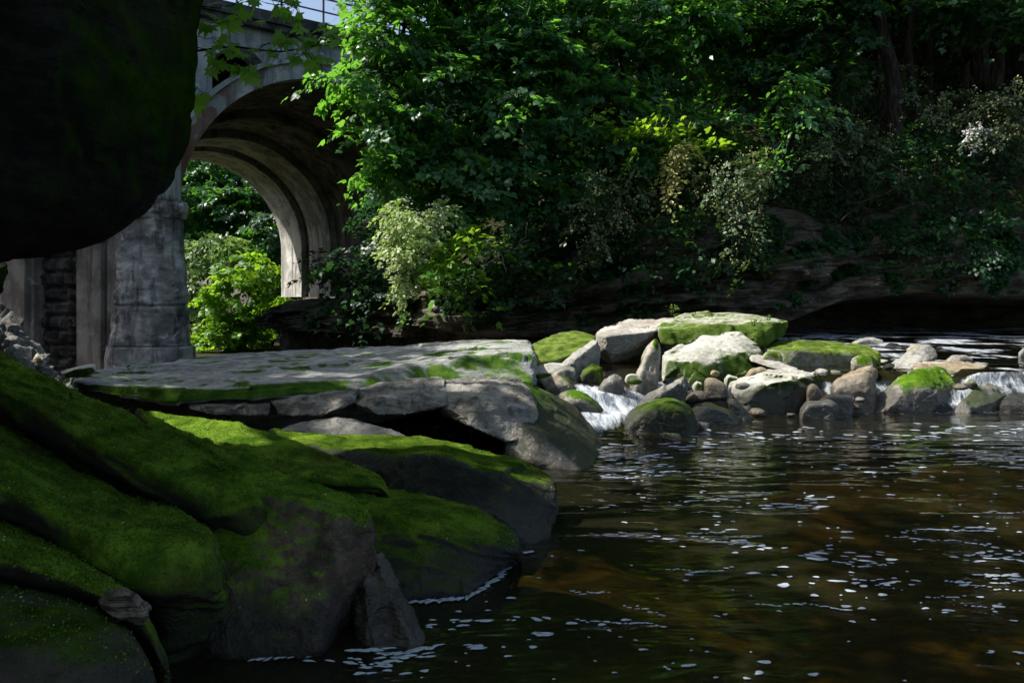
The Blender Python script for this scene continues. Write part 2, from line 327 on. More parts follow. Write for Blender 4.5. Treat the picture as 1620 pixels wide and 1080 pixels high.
GF = 'mossy ledges in the foreground'
def S(x, y, z=.85): return W(x, y, z)
def facet_noise(w, r, nf, size):
    wq = w+np.stack([perlin(w*2/size+5), perlin(w*2/size+15), perlin(w*2/size+25)], 1)*size*.18
    cp = wq[r.integers(0, len(w), nf)]; val = r.uniform(-1, .3, nf); tl = r.normal(size=(nf, 3))*.55; best = np.full(len(w), 1e9); idx = np.zeros(len(w), int)
    for k_ in range(nf):
        dd = ((wq-cp[k_])**2).sum(1); m_ = dd < best; best[m_] = dd[m_]; idx[m_] = k_
    return val[idx]*.5+((wq-cp[idx])*tl[idx]).sum(1)/size*.5
def loft_rock(name, label, rails, mat, cat='ledge', group=None, back=(.2, -.5), under=(.22, -.10), deep=-.35, blur=7, step=.022, amp=.03, groove=.03, facet=0., nf=60, strata=0., ext=.06, seed=0, rough=0.):
    """A ledge through rails of points (back edge, crest, rim, face ...), closed underneath and at both ends."""
    r = np.random.default_rng(seed+500)
    R_ = [np.array([q if len(q) == 3 and isinstance(q, np.ndarray) else P(*q) for q in rl]) for rl in rails]
    bd = R_[0]+np.array([0, back[0], 0]); bd[:, 2] = np.minimum(bd[:, 2]+back[1], deep if deep is not None else 9)
    u1 = R_[-1]+np.array([0, under[0], under[1]]); u2 = u1+np.array([0, under[0]*.8, 0]); u2[:, 2] = deep if deep is not None else u1[:, 2]-.15
    A = np.array([bd]+R_+[u1, u2])                                     # (rails, stations, 3)
    c0, c1 = A[:, 0].mean(0), A[:, -1].mean(0); o0 = unit(A[:, 0].mean(0)-A[:, 1].mean(0)); o1 = unit(A[:, -1].mean(0)-A[:, -2].mean(0))
    cap = lambda c, o, st: [c+(st-c)*.62+o*ext, np.repeat((c+o*ext*1.25)[None], len(st), 0)]
    k0, k1 = cap(c0, o0, A[:, 0]), cap(c1, o1, A[:, -1])
    A = np.stack([k0[1], k0[0]]+[A[:, i] for i in range(A.shape[1])]+k1, 1)
    def res(A, ax, cyc):
        if cyc: A = np.concatenate([A, A[:1]], 0)
        d = np.linalg.norm(np.diff(A, axis=ax), axis=2).mean(1-ax); n = np.clip(np.round(d/step), 1, 140).astype(int); t = np.concatenate([np.linspace(i, i+1, k_, endpoint=False) for i, k_ in enumerate(n)]+([] if cyc else [[len(n)]]))
        i0 = np.minimum(t.astype(int), len(n)-1); f = t-i0; f = f[:, None, None] if ax == 0 else f[None, :, None]
        return np.take(A, i0, ax)*(1-f)+np.take(A, i0+1, ax)*f
    A = res(res(A, 1, False), 0, True)
    for _ in range(blur):
        A = (np.roll(A, 1, 0)+2*A+np.roll(A, -1, 0))/4
        q = A.copy(); q[:, 1:-1] = (A[:, :-2]+2*A[:, 1:-1]+A[:, 2:])/4; A = q
    nv, nu = A.shape[:2]; du = np.gradient(A, axis=1); dv = np.roll(A, -1, 0)-np.roll(A, 1, 0); nr = unit(np.cross(du, dv)); w = A.reshape(-1, 3); n = nr.reshape(-1, 3)
    ul = np.cumsum(np.linalg.norm(du, axis=2).mean(0)); vl = np.cumsum(np.linalg.norm(dv, axis=2).mean(1))/2; U, Vv = np.meshgrid(ul, vl); uv = np.stack([U.ravel(), Vv.ravel(), np.full(U.size, seed*3.7)], 1)
    h = amp*(fbm(w*2.2+seed, 4)*1.2+fbm(w*9+seed, 3)*.22)
    rg = 1-np.abs(fbm(uv*[.7, 3.6, 1], 3)*2.2); h -= groove*np.clip(rg-.72, 0, 1)*3
    if rough: h += rough*(fbm(w*8+3, 4, 2.1, .6)-.8*np.abs(perlin(w*13+9)))
    if facet: h += facet*facet_noise(w, r, nf, .6)
    if strata:
        zz = w[:, 2]*strata+fbm(w*.8, 2)*.8; lay = np.floor(zz); fr_ = sstep(.0, .25, zz-lay)
        lv = lambda l: perlin(np.stack([w[:, 0]*.9, w[:, 1]*.9, l*3.17], 1))
        h += .10*(lv(lay-1)*(1-fr_)+lv(lay)*fr_)*(1-np.abs(n[:, 2])**2)
    v = w+n*h[:, None]
    f = [(((j+1) % nv)*nu+i, ((j+1) % nv)*nu+i+1, j*nu+i+1, j*nu+i) for j in range(nv) for i in range(nu-1)]
    bs_ = np.array([v[:, 0].mean(), v[:, 1].mean(), v[:, 2].min()]); o = mesh_obj(name, v-bs_, f, M[mat]); o.location = bs_
    bm = bmesh.new(); bm.from_mesh(o.data); bmesh.ops.remove_doubles(bm, verts=bm.verts, dist=1e-5); bmesh.ops.recalc_face_normals(bm, faces=bm.faces); bm.to_mesh(o.data); bm.free()
    tag(o, label, cat, group); ROCKS.append(o); return o
def unit(a): return a/(np.linalg.norm(a, axis=-1, keepdims=True)+1e-9)
loft_rock('mossy_ledge', 'broad mossy ledge along the upper left with a rounded right end, above a dark crease', [
    [(-250, 480, 7.2), (0, 557, 6.4), (150, 634, 5.85), (300, 694, 5.25), (382, 742, 4.75)],
    [(-250, 540, 6.1), (0, 592, 5.6), (150, 668, 5.2), (300, 730, 4.8), (398, 762, 4.55)],
    [(-250, 590, 5.2), (0, 618, 5.05), (150, 700, 4.75), (300, 768, 4.48), (412, 788, 4.40)],
    [(-250, 640, 5.25), (0, 651, 5.12), (150, 742, 4.82), (300, 808, 4.5), (385, 856, 4.40)]], 'moss', group=GF, seed=1, amp=.020, groove=.03, blur=9)
loft_rock('mossy_ledge', 'second mossy ledge from the top at left, lying between two dark creases', [
    [(-250, 655, 5.3), (0, 668, 5.2), (119, 744, 4.92), (220, 794, 4.66), (312, 822, 4.35)],
    [(-250, 705, 4.6), (0, 716, 4.5), (110, 774, 4.4), (220, 816, 4.2), (322, 834, 4.15)],
    [(-250, 760, 4.0), (0, 768, 3.95), (110, 820, 3.92), (212, 866, 3.83), (328, 858, 3.98)],
    [(-250, 800, 4.05), (0, 806, 4.02), (105, 860, 3.92), (218, 938, 3.68), (305, 935, 3.85)]], 'moss', group=GF, seed=2, amp=.018, groove=.04, blur=9)
loft_rock('mossy_ledge', 'narrow olive mossy ledge under the second crease, behind the brown rubble lump', [
    [(-250, 815, 4.15), (0, 822, 4.08), (100, 873, 3.95), (165, 912, 3.8), (218, 950, 3.62)],
    [(-250, 842, 3.8), (0, 846, 3.75), (90, 886, 3.65), (160, 918, 3.58), (224, 957, 3.5)],
    [(-250, 880, 3.5), (0, 880, 3.45), (85, 908, 3.42), (155, 938, 3.38), (226, 974, 3.38)],
    [(-250, 905, 3.54), (0, 904, 3.52), (85, 929, 3.48), (155, 952, 3.44), (218, 1010, 3.4)]], 'moss', group=GF, seed=3, amp=.016, groove=.02)
loft_rock('mossy_ledge', 'barely mossy ledge, its grey toned dark for shade, filling the bottom left corner', [
    [(-250, 912, 3.62), (0, 916, 3.57), (81, 936, 3.52), (150, 960, 3.45), (212, 1003, 3.3)],
    [(-250, 950, 3.25), (0, 955, 3.2), (85, 970, 3.15), (150, 995, 3.1), (217, 1025, 3.08)],
    [(-250, 1010, 2.9), (0, 1015, 2.88), (90, 1030, 2.88), (150, 1048, 2.88), (216, 1060, 2.95)],
    [(-250, 1120, 2.85), (0, 1120, 2.8), (90, 1130, 2.8), (150, 1140, 2.8), (208, 1150, 2.9)]], 'moss_shaded', group=GF, seed=4, amp=.022, groove=.01)
loft_rock('mossy_boulder', 'tall rock with mossy ridge top and bare brown front face above the pool', [
    [(215, 640, 6.35), (350, 706, 5.75), (462, 752, 5.2), (548, 784, 4.85), (582, 812, 4.65)],
    [(240, 680, 5.8), (360, 736, 5.25), (465, 772, 4.9), (548, 799, 4.68), (586, 826, 4.52)],
    [(250, 730, 5.2), (350, 764, 4.8), (445, 782, 4.55), (533, 813, 4.4), (586, 845, 4.42)],
    [(255, 860, 4.4), (330, 890, 4.3), (430, 905, 4.26), (520, 908, 4.22), (568, 903, 4.4)],
    [(262, 1045, 4.12), (340, 1048, 4.02), (430, 1042, 4.0), (508, 1038, 4.04), (535, 990, 4.38)]], 'moss_face', 'boulder', GF, seed=5, amp=.018, groove=.008, facet=.03, nf=260, blur=10, step=.014, rough=.014)
loft_rock('mossy_boulder', 'bright green sloping moss rock catching sunlight behind the bare brown face', [
    [(225, 649, 7.4), (350, 660, 7.1), (440, 685, 6.8), (520, 717, 6.4), (597, 751, 6.0)],
    [(240, 680, 6.9), (360, 690, 6.6), (450, 714, 6.3), (530, 741, 6.05), (602, 761, 5.85)],
    [(250, 720, 6.3), (370, 734, 6.0), (460, 747, 5.85), (535, 759, 5.75), (605, 769, 5.72)],
    [(250, 765, 6.25), (370, 775, 6.0), (460, 780, 5.85), (535, 780, 5.78), (598, 779, 5.75)]], 'moss', 'boulder', GF, seed=6, amp=.02, groove=.03, blur=5)
loft_rock('mossy_boulder', 'low mossy rock with blunt right nose and dark face rising from foam lined water', [
    [(400, 740, 6.6), (560, 768, 6.15), (662, 780, 5.95), (750, 797, 5.75), (808, 836, 5.5)],
    [(420, 760, 6.1), (570, 785, 5.7), (670, 803, 5.5), (755, 825, 5.4), (819, 855, 5.4)],
    [(430, 790, 5.5), (575, 806, 5.25), (672, 830, 5.12), (752, 861, 5.12), (816, 873, 5.3)],
    [(440, 880, 5.1), (580, 880, 5.02), (672, 890, 4.98), (750, 898, 5.05), (808, 885, 5.35)],
    [(450, 957, 4.82), (580, 955, 4.8), (660, 952, 4.83), (737, 944, 4.9), (800, 898, 5.44)]], 'moss_rim', 'boulder', GF, seed=7, amp=.022, groove=.015, facet=.025, nf=120, blur=7, step=.017, rough=.008)
loft_rock('mossy_boulder', 'long dark green boulder with a lit moss rim, nearest below the pale slab', [
    [(425, 681, 8.3), (560, 687, 7.9), (700, 695, 7.5), (800, 721, 7.1), (864, 751, 6.75)],
    [(440, 688, 7.7), (570, 697, 7.3), (705, 705, 7.0), (805, 737, 6.75), (872, 763, 6.6)],
    [(450, 702, 7.1), (590, 714, 6.6), (700, 720, 6.4), (800, 751, 6.4), (875, 779, 6.5)],
    [(470, 780, 6.5), (600, 790, 6.35), (700, 795, 6.2), (795, 805, 6.15), (866, 815, 6.4)],
    [(500, 905, 5.6), (600, 905, 5.6), (710, 892, 5.73), (790, 882, 5.83), (842, 870, 5.93)]], 'moss_thin', 'boulder', GF, seed=8, amp=.03, groove=.015, facet=.035, nf=70, blur=5, rough=.008)
rock('grey_stone', 'small bare grey stone peeping over the long dark green boulder', px([
    (435, 684, 8.6), (475, 668, 8.8), (525, 660, 8.8), (575, 666, 8.7), (655, 690, 8.4), (655, 720, 8.4), (440, 720, 8.4), (540, 662, 9.3), (540, 720, 8.9)]), 'grey', 'stone', None, 5, chips=5)
loft_rock('leaning_stone', 'dark split stone leaning against the bare brown rock face at the water', [
    [(575, 870, 4.64), (557, 905, 4.54), (553, 960, 4.42), (556, 1022, 4.28)],
    [(580, 868, 4.59), (574, 912, 4.43), (580, 970, 4.27), (596, 1048, 4.08)],
    [(588, 870, 4.62), (592, 912, 4.50), (606, 970, 4.34), (626, 1048, 4.12)],
    [(594, 872, 4.60), (606, 910, 4.47), (630, 965, 4.30), (664, 1045, 4.09)],
    [(602, 880, 4.66), (622, 910, 4.56), (653, 960, 4.40), (690, 1036, 4.18)]], 'leaning', 'stone', None, back=(.12, 0), under=(.10, 0), deep=None, blur=2, step=.012, amp=.018, groove=.012, facet=.05, nf=40, rough=.012, ext=.02, seed=12)
rock('rubble_lump', 'crumbly brown rubble lump sitting on the lower left mossy ledge', blob([(152, 945), (170, 930), (195, 926), (222, 945), (238, 965), (232, 985), (205, 982), (160, 962)], 3.38, .16), 'leaning', 'stone', None, 5, p=40, facet=.2, amp=.08, freq=3.2, chips=14)
# left bank rocks
rock('bank_rock', 'rough pale broken rock on the left bank beneath the overhang', px([
    (-200, 440, 8.5), (-40, 462, 8.2), (2, 478, 8.0), (30, 508, 7.8), (50, 540, 7.6), (72, 568, 7.4), (60, 600, 7.2), (-100, 600, 7), (-200, 620, 7.4), (20, 560, 7.0), (-60, 480, 7.2), (-100, 470, 9.5), (60, 580, 9)]),
    'crag', 'rock', None, 6, p=24, facet=.22, nf=70, amp=.07, freq=2.6, chips=16)
rock('bank_stone', 'small pale stone wedged at the foot of the left bank rock', blob([(50, 566), (60, 558), (70, 566), (68, 580), (52, 580)], 7.25, .2), 'tan', 'stone', None, 4)
rock('flat_stone', 'thin pale stone lying on the left end of the slab below the pier', blob([(96, 588), (120, 580), (148, 576), (153, 583), (140, 594), (100, 598)], 9.9, .5), 'pale', 'stone', None, 5, p=24)

# the pale slab: one thick bed rising to the right, and the broken bed beneath it
loft_rock('flat_slab', 'huge flat pale slab patched with moss, rising to a thick mossy right end', [
    [S(100, 594, .80), S(250, 573, .84), S(400, 557, .87), S(540, 552, .90), S(650, 546, .97), S(750, 535, 1.06), S(834, 540, 1.05)],
    [S(115, 599, .80), S(255, 592, .84), S(400, 580, .87), S(545, 573, .90), S(660, 562, .97), S(755, 548, 1.06), S(840, 549, 1.05)],
    [S(122, 607, .79), S(260, 618, .82), S(400, 612, .85), S(550, 599, .88), S(675, 575, .97), S(760, 562, 1.05), S(843, 559, 1.04)],
    [(125, 617, 9.9), (260, 637, 8.85), (400, 632, 9.0), (550, 620, 9.4), (680, 604, 10.6), (760, 606, 10.7), (842, 610, 11.0)]], 'slab', 'rock slab', None, back=(.3, -.7), under=(.5, -.06), deep=.25, blur=3, step=.035, amp=.035, groove=.0, facet=.045, nf=120, strata=10, seed=9)
for lab, pts in [
    ('flat grey fragment jutting from under the slab, leftmost of the broken bed', [(296, 640, 8.8), (350, 628, 9.2), (430, 636, 8.95), (425, 657, 8.8), (330, 654, 8.75), (300, 647, 8.75), (310, 626, 10), (430, 622, 10), (320, 640, 10), (430, 642, 10)]),
    ('thin grey fragment under the slab edge, second from the left of the broken bed', [(426, 634, 9.0), (500, 618, 9.3), (568, 618, 9.25), (560, 636, 9.0), (520, 652, 8.85), (440, 657, 8.85), (430, 618, 10.2), (565, 610, 10.3), (440, 640, 10.2), (560, 640, 10.2)]),
    ('wedge shaped grey fragment under the rising part of the slab', [(556, 618, 9.4), (620, 604, 9.6), (704, 600, 9.8), (708, 640, 9.15), (640, 655, 9.0), (566, 654, 8.98), (600, 626, 9.1), (560, 604, 10.6), (700, 594, 10.7), (560, 640, 10.6), (700, 640, 10.6)]),
    ('biggest pale grey block of the broken bed, at the right corner under the slab', [(688, 606, 9.75), (775, 596, 9.95), (828, 608, 9.95), (852, 648, 9.4), (858, 692, 9.2), (800, 700, 8.95), (740, 674, 8.95), (698, 654, 9.1), (770, 632, 9.12), (715, 622, 9.35), (700, 598, 10.8), (825, 598, 10.8), (700, 650, 10.6), (830, 660, 10.8)])]:
    rock('ledge_fragment', lab, px(pts), 'crag', 'rock', 'broken bed under the slab', 6, p=150, amp=.03, freq=3, chips=3, facet=.11, nf=34, strata=6)
rock('wet_slope', 'wet streaked rock slope running from the slab corner down to the white cascade', [
    P(800, 618, 9.9), P(830, 606, 10.3), P(850, 612, 10.9), P(905, 640, 11.0), P(958, 690, 10.8), P(940, 738, 8.95), P(925, 748, 8.6), P(868, 732, 8.75), P(800, 705, 9.0), P(820, 660, 9.3),
    P(830, 600, 11.8), P(930, 660, 12)], 'wetslope', 'rock', None, 6, -.5, p=60, amp=.03, freq=3, chips=2, strata=4, facet=.05, nf=50)
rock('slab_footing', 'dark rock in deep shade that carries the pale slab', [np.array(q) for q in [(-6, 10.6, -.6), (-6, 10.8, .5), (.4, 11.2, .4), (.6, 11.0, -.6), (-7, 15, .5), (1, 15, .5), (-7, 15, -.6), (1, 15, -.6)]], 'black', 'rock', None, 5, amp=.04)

# overhanging rock at the upper left
ov = [(352, -260, 4.9), (338, -20, 4.8), (322, 45, 4.7), (318, 95, 4.7), (314, 160, 4.65), (319, 205, 4.6), (309, 262, 4.5), (292, 300, 4.45), (262, 325, 4.4), (200, 364, 4.35), (140, 391, 4.3), (60, 404, 4.25), (-140, 412, 4.2),
      (40, 330, 3.6), (-100, 380, 3.6), (120, 200, 3.7), (100, -300, 3.7), (-600, 400, 4.0), (-900, 300, 3.4), (-900, -500, 3.6), (-200, -600, 4),
      (250, 200, 5.6), (230, -250, 6.2), (-200, 380, 6.0), (-600, 380, 6.0), (-600, -250, 6.4), (-1500, 250, 2.2), (-1500, -900, 2.2), (-1900, 250, 2.2)]  # last points extend the unseen side, added to block sun on the corner ledge
ov = [(x-14 if x > -50 else x, y+(8 if y > 250 else 0), Y) for x, y, Y in ov]
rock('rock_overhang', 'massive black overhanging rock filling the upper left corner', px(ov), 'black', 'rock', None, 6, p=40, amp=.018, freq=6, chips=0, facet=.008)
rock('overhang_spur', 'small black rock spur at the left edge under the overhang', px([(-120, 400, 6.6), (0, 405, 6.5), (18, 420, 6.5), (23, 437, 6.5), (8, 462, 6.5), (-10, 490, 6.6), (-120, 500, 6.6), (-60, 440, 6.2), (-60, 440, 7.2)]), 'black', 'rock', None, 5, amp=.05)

# boulders of the cascade
def B(name, label, outline, Y, d, mat, sub=5, sink=-.15, **kw): return rock(name, label, blob(outline, Y, d), mat, 'boulder' if 'boulder' in name else 'stone', kw.pop('group', None), sub, sink, **kw)
rock('pale_boulder', 'large boulder with flat bright top and green front, centre of the cascade', px([
    (1046, 553, 14.3), (1085, 538, 15.0), (1138, 524, 15.9), (1158, 523, 16), (1205, 543, 15.2), (1203, 556, 14.9), (1116, 577, 13.8), (1056, 562, 13.9),
    (1050, 590, 13.9), (1092, 600, 13.7), (1120, 598, 13.7), (1182, 592, 14.3), (1200, 575, 14.8)]), 'pale', 'boulder', None, 6, .1, p=36, amp=.022, chips=4)
rock('capping_boulder', 'big undercut boulder on top with a pale vertical left end', px([
    (943, 524, 15.6), (957, 512, 16.2), (990, 505, 17.0), (1035, 501, 17.6), (1062, 505, 17.4), (1060, 515, 16), (1037, 523, 15.5), (960, 529, 15.2), (949, 572, 15.5), (960, 580, 15.4), (975, 560, 16.6), (1045, 552, 17.0), (1062, 548, 17.0), (1000, 560, 17.4)]),
    'bare', 'boulder', None, 6, p=34, amp=.03, chips=4)
rock('capping_slab', 'long mossy fronted slab on the skyline of the boulders with sprouts on top', px([
    (1040, 508, 16.4), (1060, 500, 17.2), (1157, 494, 18.2), (1211, 499, 17.6), (1250, 508, 17.0), (1246, 530, 16.7), (1208, 547, 15.7), (1160, 543, 15.5), (1062, 545, 15.5), (1042, 526, 15.5), (1150, 512, 15.7), (1215, 512, 15.9), (1210, 530, 17.8)]),
    'greenside', 'boulder', None, 6, p=34, amp=.03, chips=5)
rock('mossy_slab', 'tilted lime green mossy slab right of the raised block', px([
    (836, 546, 15.6), (872, 531, 16.2), (898, 524, 16.6), (943, 528, 16.4), (941, 540, 15.6), (890, 564, 15.0), (846, 574, 14.9), (844, 582, 14.9), (890, 578, 15), (935, 570, 15.5)]), 'green', 'boulder', None, 5, .2, p=30, amp=.03, chips=4)
rock('leaning_slab', 'thin grey slab leaning on the tilted lime green slab', px([
    (941, 536, 14.9), (925, 545, 14.8), (880, 580, 14.4), (892, 582, 14.3), (943, 572, 14.6), (938, 545, 14.5), (944, 550, 15.3)]), 'grey', 'stone', None, 5, .3, p=30, amp=.03)
B('standing_stone', 'upright finger shaped stone with mossy tip beside the white cascade', [(1035, 536), (1044, 549), (1045, 566), (1033, 610), (1008, 625), (997, 617), (1021, 556)], 13.2, .9, 'half', 5, p=18, amp=.03)
B('mossy_boulder', 'small dark green boulder at the head of the white cascade', [(937, 575), (953, 581), (954, 606), (929, 616), (913, 601), (920, 587)], 13.5, .6, 'darkmoss')
B('grey_boulder', 'smooth grey boulder in the white cascade, left of the upright stone', [(972, 590), (985, 599), (988, 620), (974, 634), (944, 620), (955, 603)], 12.5, .5, 'grey')
B('flat_stone', 'flat pale stone under the tilted green slab, beside the raised block', [(845, 586), (870, 581), (900, 582), (898, 597), (850, 598)], 13.8, .8, 'pale')
B('wedge_stone', 'grey wedge stone below the thin leaning slab', [(866, 592), (895, 577), (914, 584), (916, 594), (905, 602), (875, 600)], 13.4, .6, 'grey')
B('wet_stone', 'wet mossy stone sloping into the head of the cascade', [(853, 604), (882, 594), (900, 602), (914, 616), (900, 622), (868, 622)], 12.7, .8, 'wetslope')
B('wet_stone', 'long wet stone with green right flank along the left of the white cascade', [(884, 624), (902, 616), (930, 621), (955, 645), (974, 672), (952, 668), (925, 650), (898, 645)], 11.7, .6, 'half', p=20)
B('grey_boulder', 'grey pointed boulder behind the dark round mossy one', [(1081, 595), (1089, 607), (1080, 626), (1045, 640), (1028, 638), (1040, 618)], 12.2, .6, 'grey')
B('long_stone', 'long low grey stone reaching left into the white cascade', [(1012, 638), (1022, 624), (1050, 608), (1060, 616), (1040, 636), (1005, 644)], 12.0, .4, 'grey')
B('round_boulder', 'round dark boulder with mossy right shoulder at the pool edge', [(983, 674), (1005, 648), (1043, 629), (1075, 630), (1098, 646), (1104, 662), (1095, 684), (1050, 694), (992, 688)], 11.2, .9, 'darkmoss', 6, p=12, amp=.02)
B('wet_stone', 'small wet stone under the left foot of the round dark boulder', [(994, 690), (1010, 682), (1030, 684), (1032, 696), (1005, 698)], 10.75, .35, 'wet', 4)
B('wet_stone', 'small wet stone under the middle of the round dark boulder', [(1030, 690), (1050, 681), (1078, 684), (1082, 692), (1050, 698)], 10.8, .35, 'wet', 4)
B('wet_boulder', 'low wet dark boulder right of the round mossy one', [(1090, 648), (1100, 638), (1125, 636), (1158, 648), (1174, 664), (1150, 672), (1105, 668)], 12.1, .7, 'wet')
B('wet_stone', 'small grey stone at the waterline below the low wet boulder', [(1092, 674), (1105, 667), (1122, 669), (1124, 678), (1098, 680)], 11.6, .3, 'grey', 4)
B('white_stone', 'small crumbly white stone between the bright topped boulder and the egg stone', [(1094, 608), (1102, 602), (1113, 606), (1114, 616), (1098, 618)], 13.1, .25, 'pale', 4, sink=.1)
B('egg_boulder', 'smooth egg shaped tan boulder', [(1113, 603), (1121, 596), (1138, 600), (1154, 614), (1157, 626), (1140, 632), (1119, 622)], 12.9, .5, 'tan', p=9, amp=.01, chips=2)
B('flat_stone', 'flat tan stone below the small white stone', [(1081, 630), (1090, 619), (1110, 617), (1122, 624), (1118, 634), (1092, 636)], 12.5, .4, 'tan', 4)
B('wedge_stone', 'dark wet wedge sliding into the pool beside the low wet boulder', [(1148, 630), (1162, 630), (1182, 650), (1196, 664), (1180, 668), (1158, 652)], 12.4, .4, 'wet', p=24)
B('white_stone', 'white stone behind the egg shaped boulder', [(1144, 600), (1152, 592), (1166, 596), (1172, 604), (1158, 610)], 13.6, .3, 'pale', 4, sink=.2)
rock('dark_fronted_boulder', 'large boulder with bright slanting top and mossy front painted dark as in shade, right of the egg stone', px([
    (1155, 612, 13.2), (1180, 598, 13.8), (1228, 585, 14.4), (1262, 585, 14.4), (1292, 593, 14.0), (1294, 606, 13.7), (1272, 604, 13.1), (1225, 606, 12.8), (1190, 626, 12.7), (1165, 626, 12.9),
    (1186, 645, 12.8), (1235, 642, 12.8), (1278, 638, 13.1), (1285, 625, 13.8)]), 'darkfront', 'boulder', None, 6, -.1, p=34, amp=.025, chips=4)
B('stone', 'small pale stone behind the dark fronted boulder', [(1176, 600), (1190, 584), (1206, 578), (1224, 584), (1222, 598), (1190, 606)], 14.3, .5, 'tan', 4)
B('mossy_stone', 'small green capped stone in front of the long mossy slab', [(1203, 566), (1214, 554), (1230, 554), (1238, 565), (1234, 576), (1210, 578)], 14.8, .5, 'green', 5)
rock('mossy_slab', 'long low slab with vivid moss draped over its front, right of the bright boulder', px([
    (1206, 550, 15.8), (1222, 540, 16.5), (1294, 538, 17.2), (1340, 541, 17), (1370, 546, 16.6), (1393, 560, 15.8), (1385, 568, 15.4), (1240, 552, 15.2), (1330, 554, 15.2), (1238, 570, 15.3), (1330, 572, 15.4), (1380, 570, 15.5), (1300, 560, 17.2)]),
    'green', 'boulder', None, 6, .2, p=30, amp=.03, chips=4)
B('mossy_stone', 'small mossy block under the right end of the long mossy slab', [(1346, 567), (1357, 561), (1380, 562), (1385, 572), (1378, 579), (1350, 578)], 14.8, .5, 'half', 5)
B('tan_boulder', 'rounded tan boulder with a moss cap in the middle of the rapids', [(1316, 612), (1332, 597), (1357, 586), (1380, 591), (1386, 604), (1381, 618), (1348, 626), (1324, 620)], 13.5, .7, 'tan', 5, p=10)
B('brown_stone', 'brown slab behind the rounded tan boulder', [(1350, 586), (1360, 578), (1378, 578), (1389, 586), (1386, 596), (1360, 594)], 14.2, .5, 'tan', 4)
rock('tilted_rock', 'dark jagged rock tilted up to the right, standing in the rapids', px([(1388, 590, 15.0), (1410, 574, 15.2), (1440, 555, 15.4), (1461, 547, 15.5), (1478, 568, 15.2), (1450, 578, 14.8), (1420, 594, 14.6), (1395, 596, 14.7), (1460, 560, 16)]), 'grey', 'boulder', None, 5, .3, p=28, amp=.05, chips=8)
rock('flat_rock', 'flat tan rock shelf above the right hand falls', px([(1449, 577, 14.5), (1461, 569, 15.2), (1510, 570, 15.5), (1562, 575, 15.2), (1553, 586, 14.4), (1500, 588, 14.2), (1452, 583, 14.3), (1500, 602, 14.6), (1540, 600, 14.7), (1465, 596, 14.7)]), 'tan', 'boulder', None, 5, .3, p=30, amp=.03)
rock('mossy_boulder', 'large boulder with bright moss cap and pale right flank among the rapids', px([
    (1368, 657, 13.3), (1386, 630, 13.5), (1425, 596, 13.8), (1450, 584, 14.2), (1483, 586, 14.2), (1511, 605, 14.0), (1519, 624, 13.9), (1496, 652, 13.5), (1450, 657, 13.1), (1440, 615, 13.2), (1480, 625, 13.3), (1400, 657, 13.0), (1470, 600, 14.8)]), 'half', 'boulder', None, 6, -.1, p=18, amp=.035, chips=5)
rock('streaked_boulder', 'dark sloping boulder with moss streaks near the right edge', px([
    (1508, 646, 13.3), (1528, 628, 13.4), (1552, 606, 13.8), (1588, 603, 14.0), (1611, 614, 13.9), (1570, 636, 13.3), (1525, 653, 13.1), (1590, 640, 13.6)]), 'half', 'boulder', None, 5, -.1, p=24, amp=.04)
rock('wet_boulder', 'wet black boulder cut by the right edge of the frame', px([
    (1580, 640, 13.3), (1600, 622, 13.6), (1625, 612, 13.8), (1700, 612, 13.8), (1710, 650, 13.4), (1640, 645, 13.1)]), 'wet', 'boulder', None, 5, -.1, amp=.04)
B('grey_boulder', 'square grey boulder at the pool edge below the knob stone', [(1264, 648), (1275, 634), (1310, 632), (1328, 642), (1318, 660), (1270, 664)], 12.6, .6, 'grey', 5, p=26)
B('knob_stone', 'pale knob shaped stone on top of the square grey boulder', [(1275, 614), (1282, 606), (1292, 607), (1302, 620), (1296, 632), (1276, 634)], 13.0, .35, 'tan', 4, p=10)
B('wet_stone', 'dark brown stone left of the tan boulder', [(1316, 624), (1328, 614), (1343, 622), (1340, 632), (1322, 632)], 13.1, .35, 'wet', 4)
B('wet_stone', 'low glistening slab beside the knob stone', [(1289, 628), (1315, 622), (1352, 626), (1346, 638), (1300, 638)], 12.8, .4, 'wet', 5)
B('dark_boulder', 'smooth dark boulder by the cave mouth', [(1347, 541), (1360, 534), (1380, 533), (1396, 537), (1400, 549), (1350, 550)], 21, 1.2, 'grey', 5, sink=.3)
B('dark_stone', 'small dark stone right of the cave mouth boulder', [(1400, 548), (1408, 542), (1420, 543), (1424, 549)], 20, .4, 'wet', 4, sink=.4)
B('brown_stone', 'lumpy brown stone in the white riffle above the tilted rock', [(1434, 552), (1443, 545), (1458, 545), (1462, 553), (1445, 556)], 18, .5, 'tan', 4, sink=.4)
B('grey_stone', 'ragged grey stone behind the flat tan shelf', [(1495, 571), (1505, 562), (1525, 561), (1540, 567), (1538, 574)], 15.8, .5, 'grey', 4, sink=.4)
B('flat_stone', 'thin flat stone awash beyond the ragged grey stone', [(1518, 560), (1532, 556), (1545, 556), (1543, 561)], 18, .5, 'wet', 4, sink=.4)
B('grey_stone', 'small grey stone in the riffle at the right edge', [(1611, 558), (1618, 551), (1632, 553), (1630, 562)], 17, .5, 'grey', 4, sink=.4)

# ------------------------------------------------------------------ driftwood
rock('long_stone', 'long thin pale stone lying down to the dark fronted boulder', px([(1183, 566, 14.6), (1192, 560, 14.8), (1225, 569, 14.6), (1263, 583, 14.4), (1260, 591, 14.1), (1222, 582, 14.1), (1188, 573, 14.3), (1230, 574, 14.8)]), 'bare', 'stone', None, 5, p=120, amp=.03)
mb = MB(); mb.tube(wiggle(P(1088, 636, 12.2), P(1148, 630, 12.4), 7, .01), np.linspace(.035, .045, 7), 7)
o = mb.build('wet_stick', M['bark']); tag(o, 'wet brown stick lying across the low wet boulder', 'driftwood')

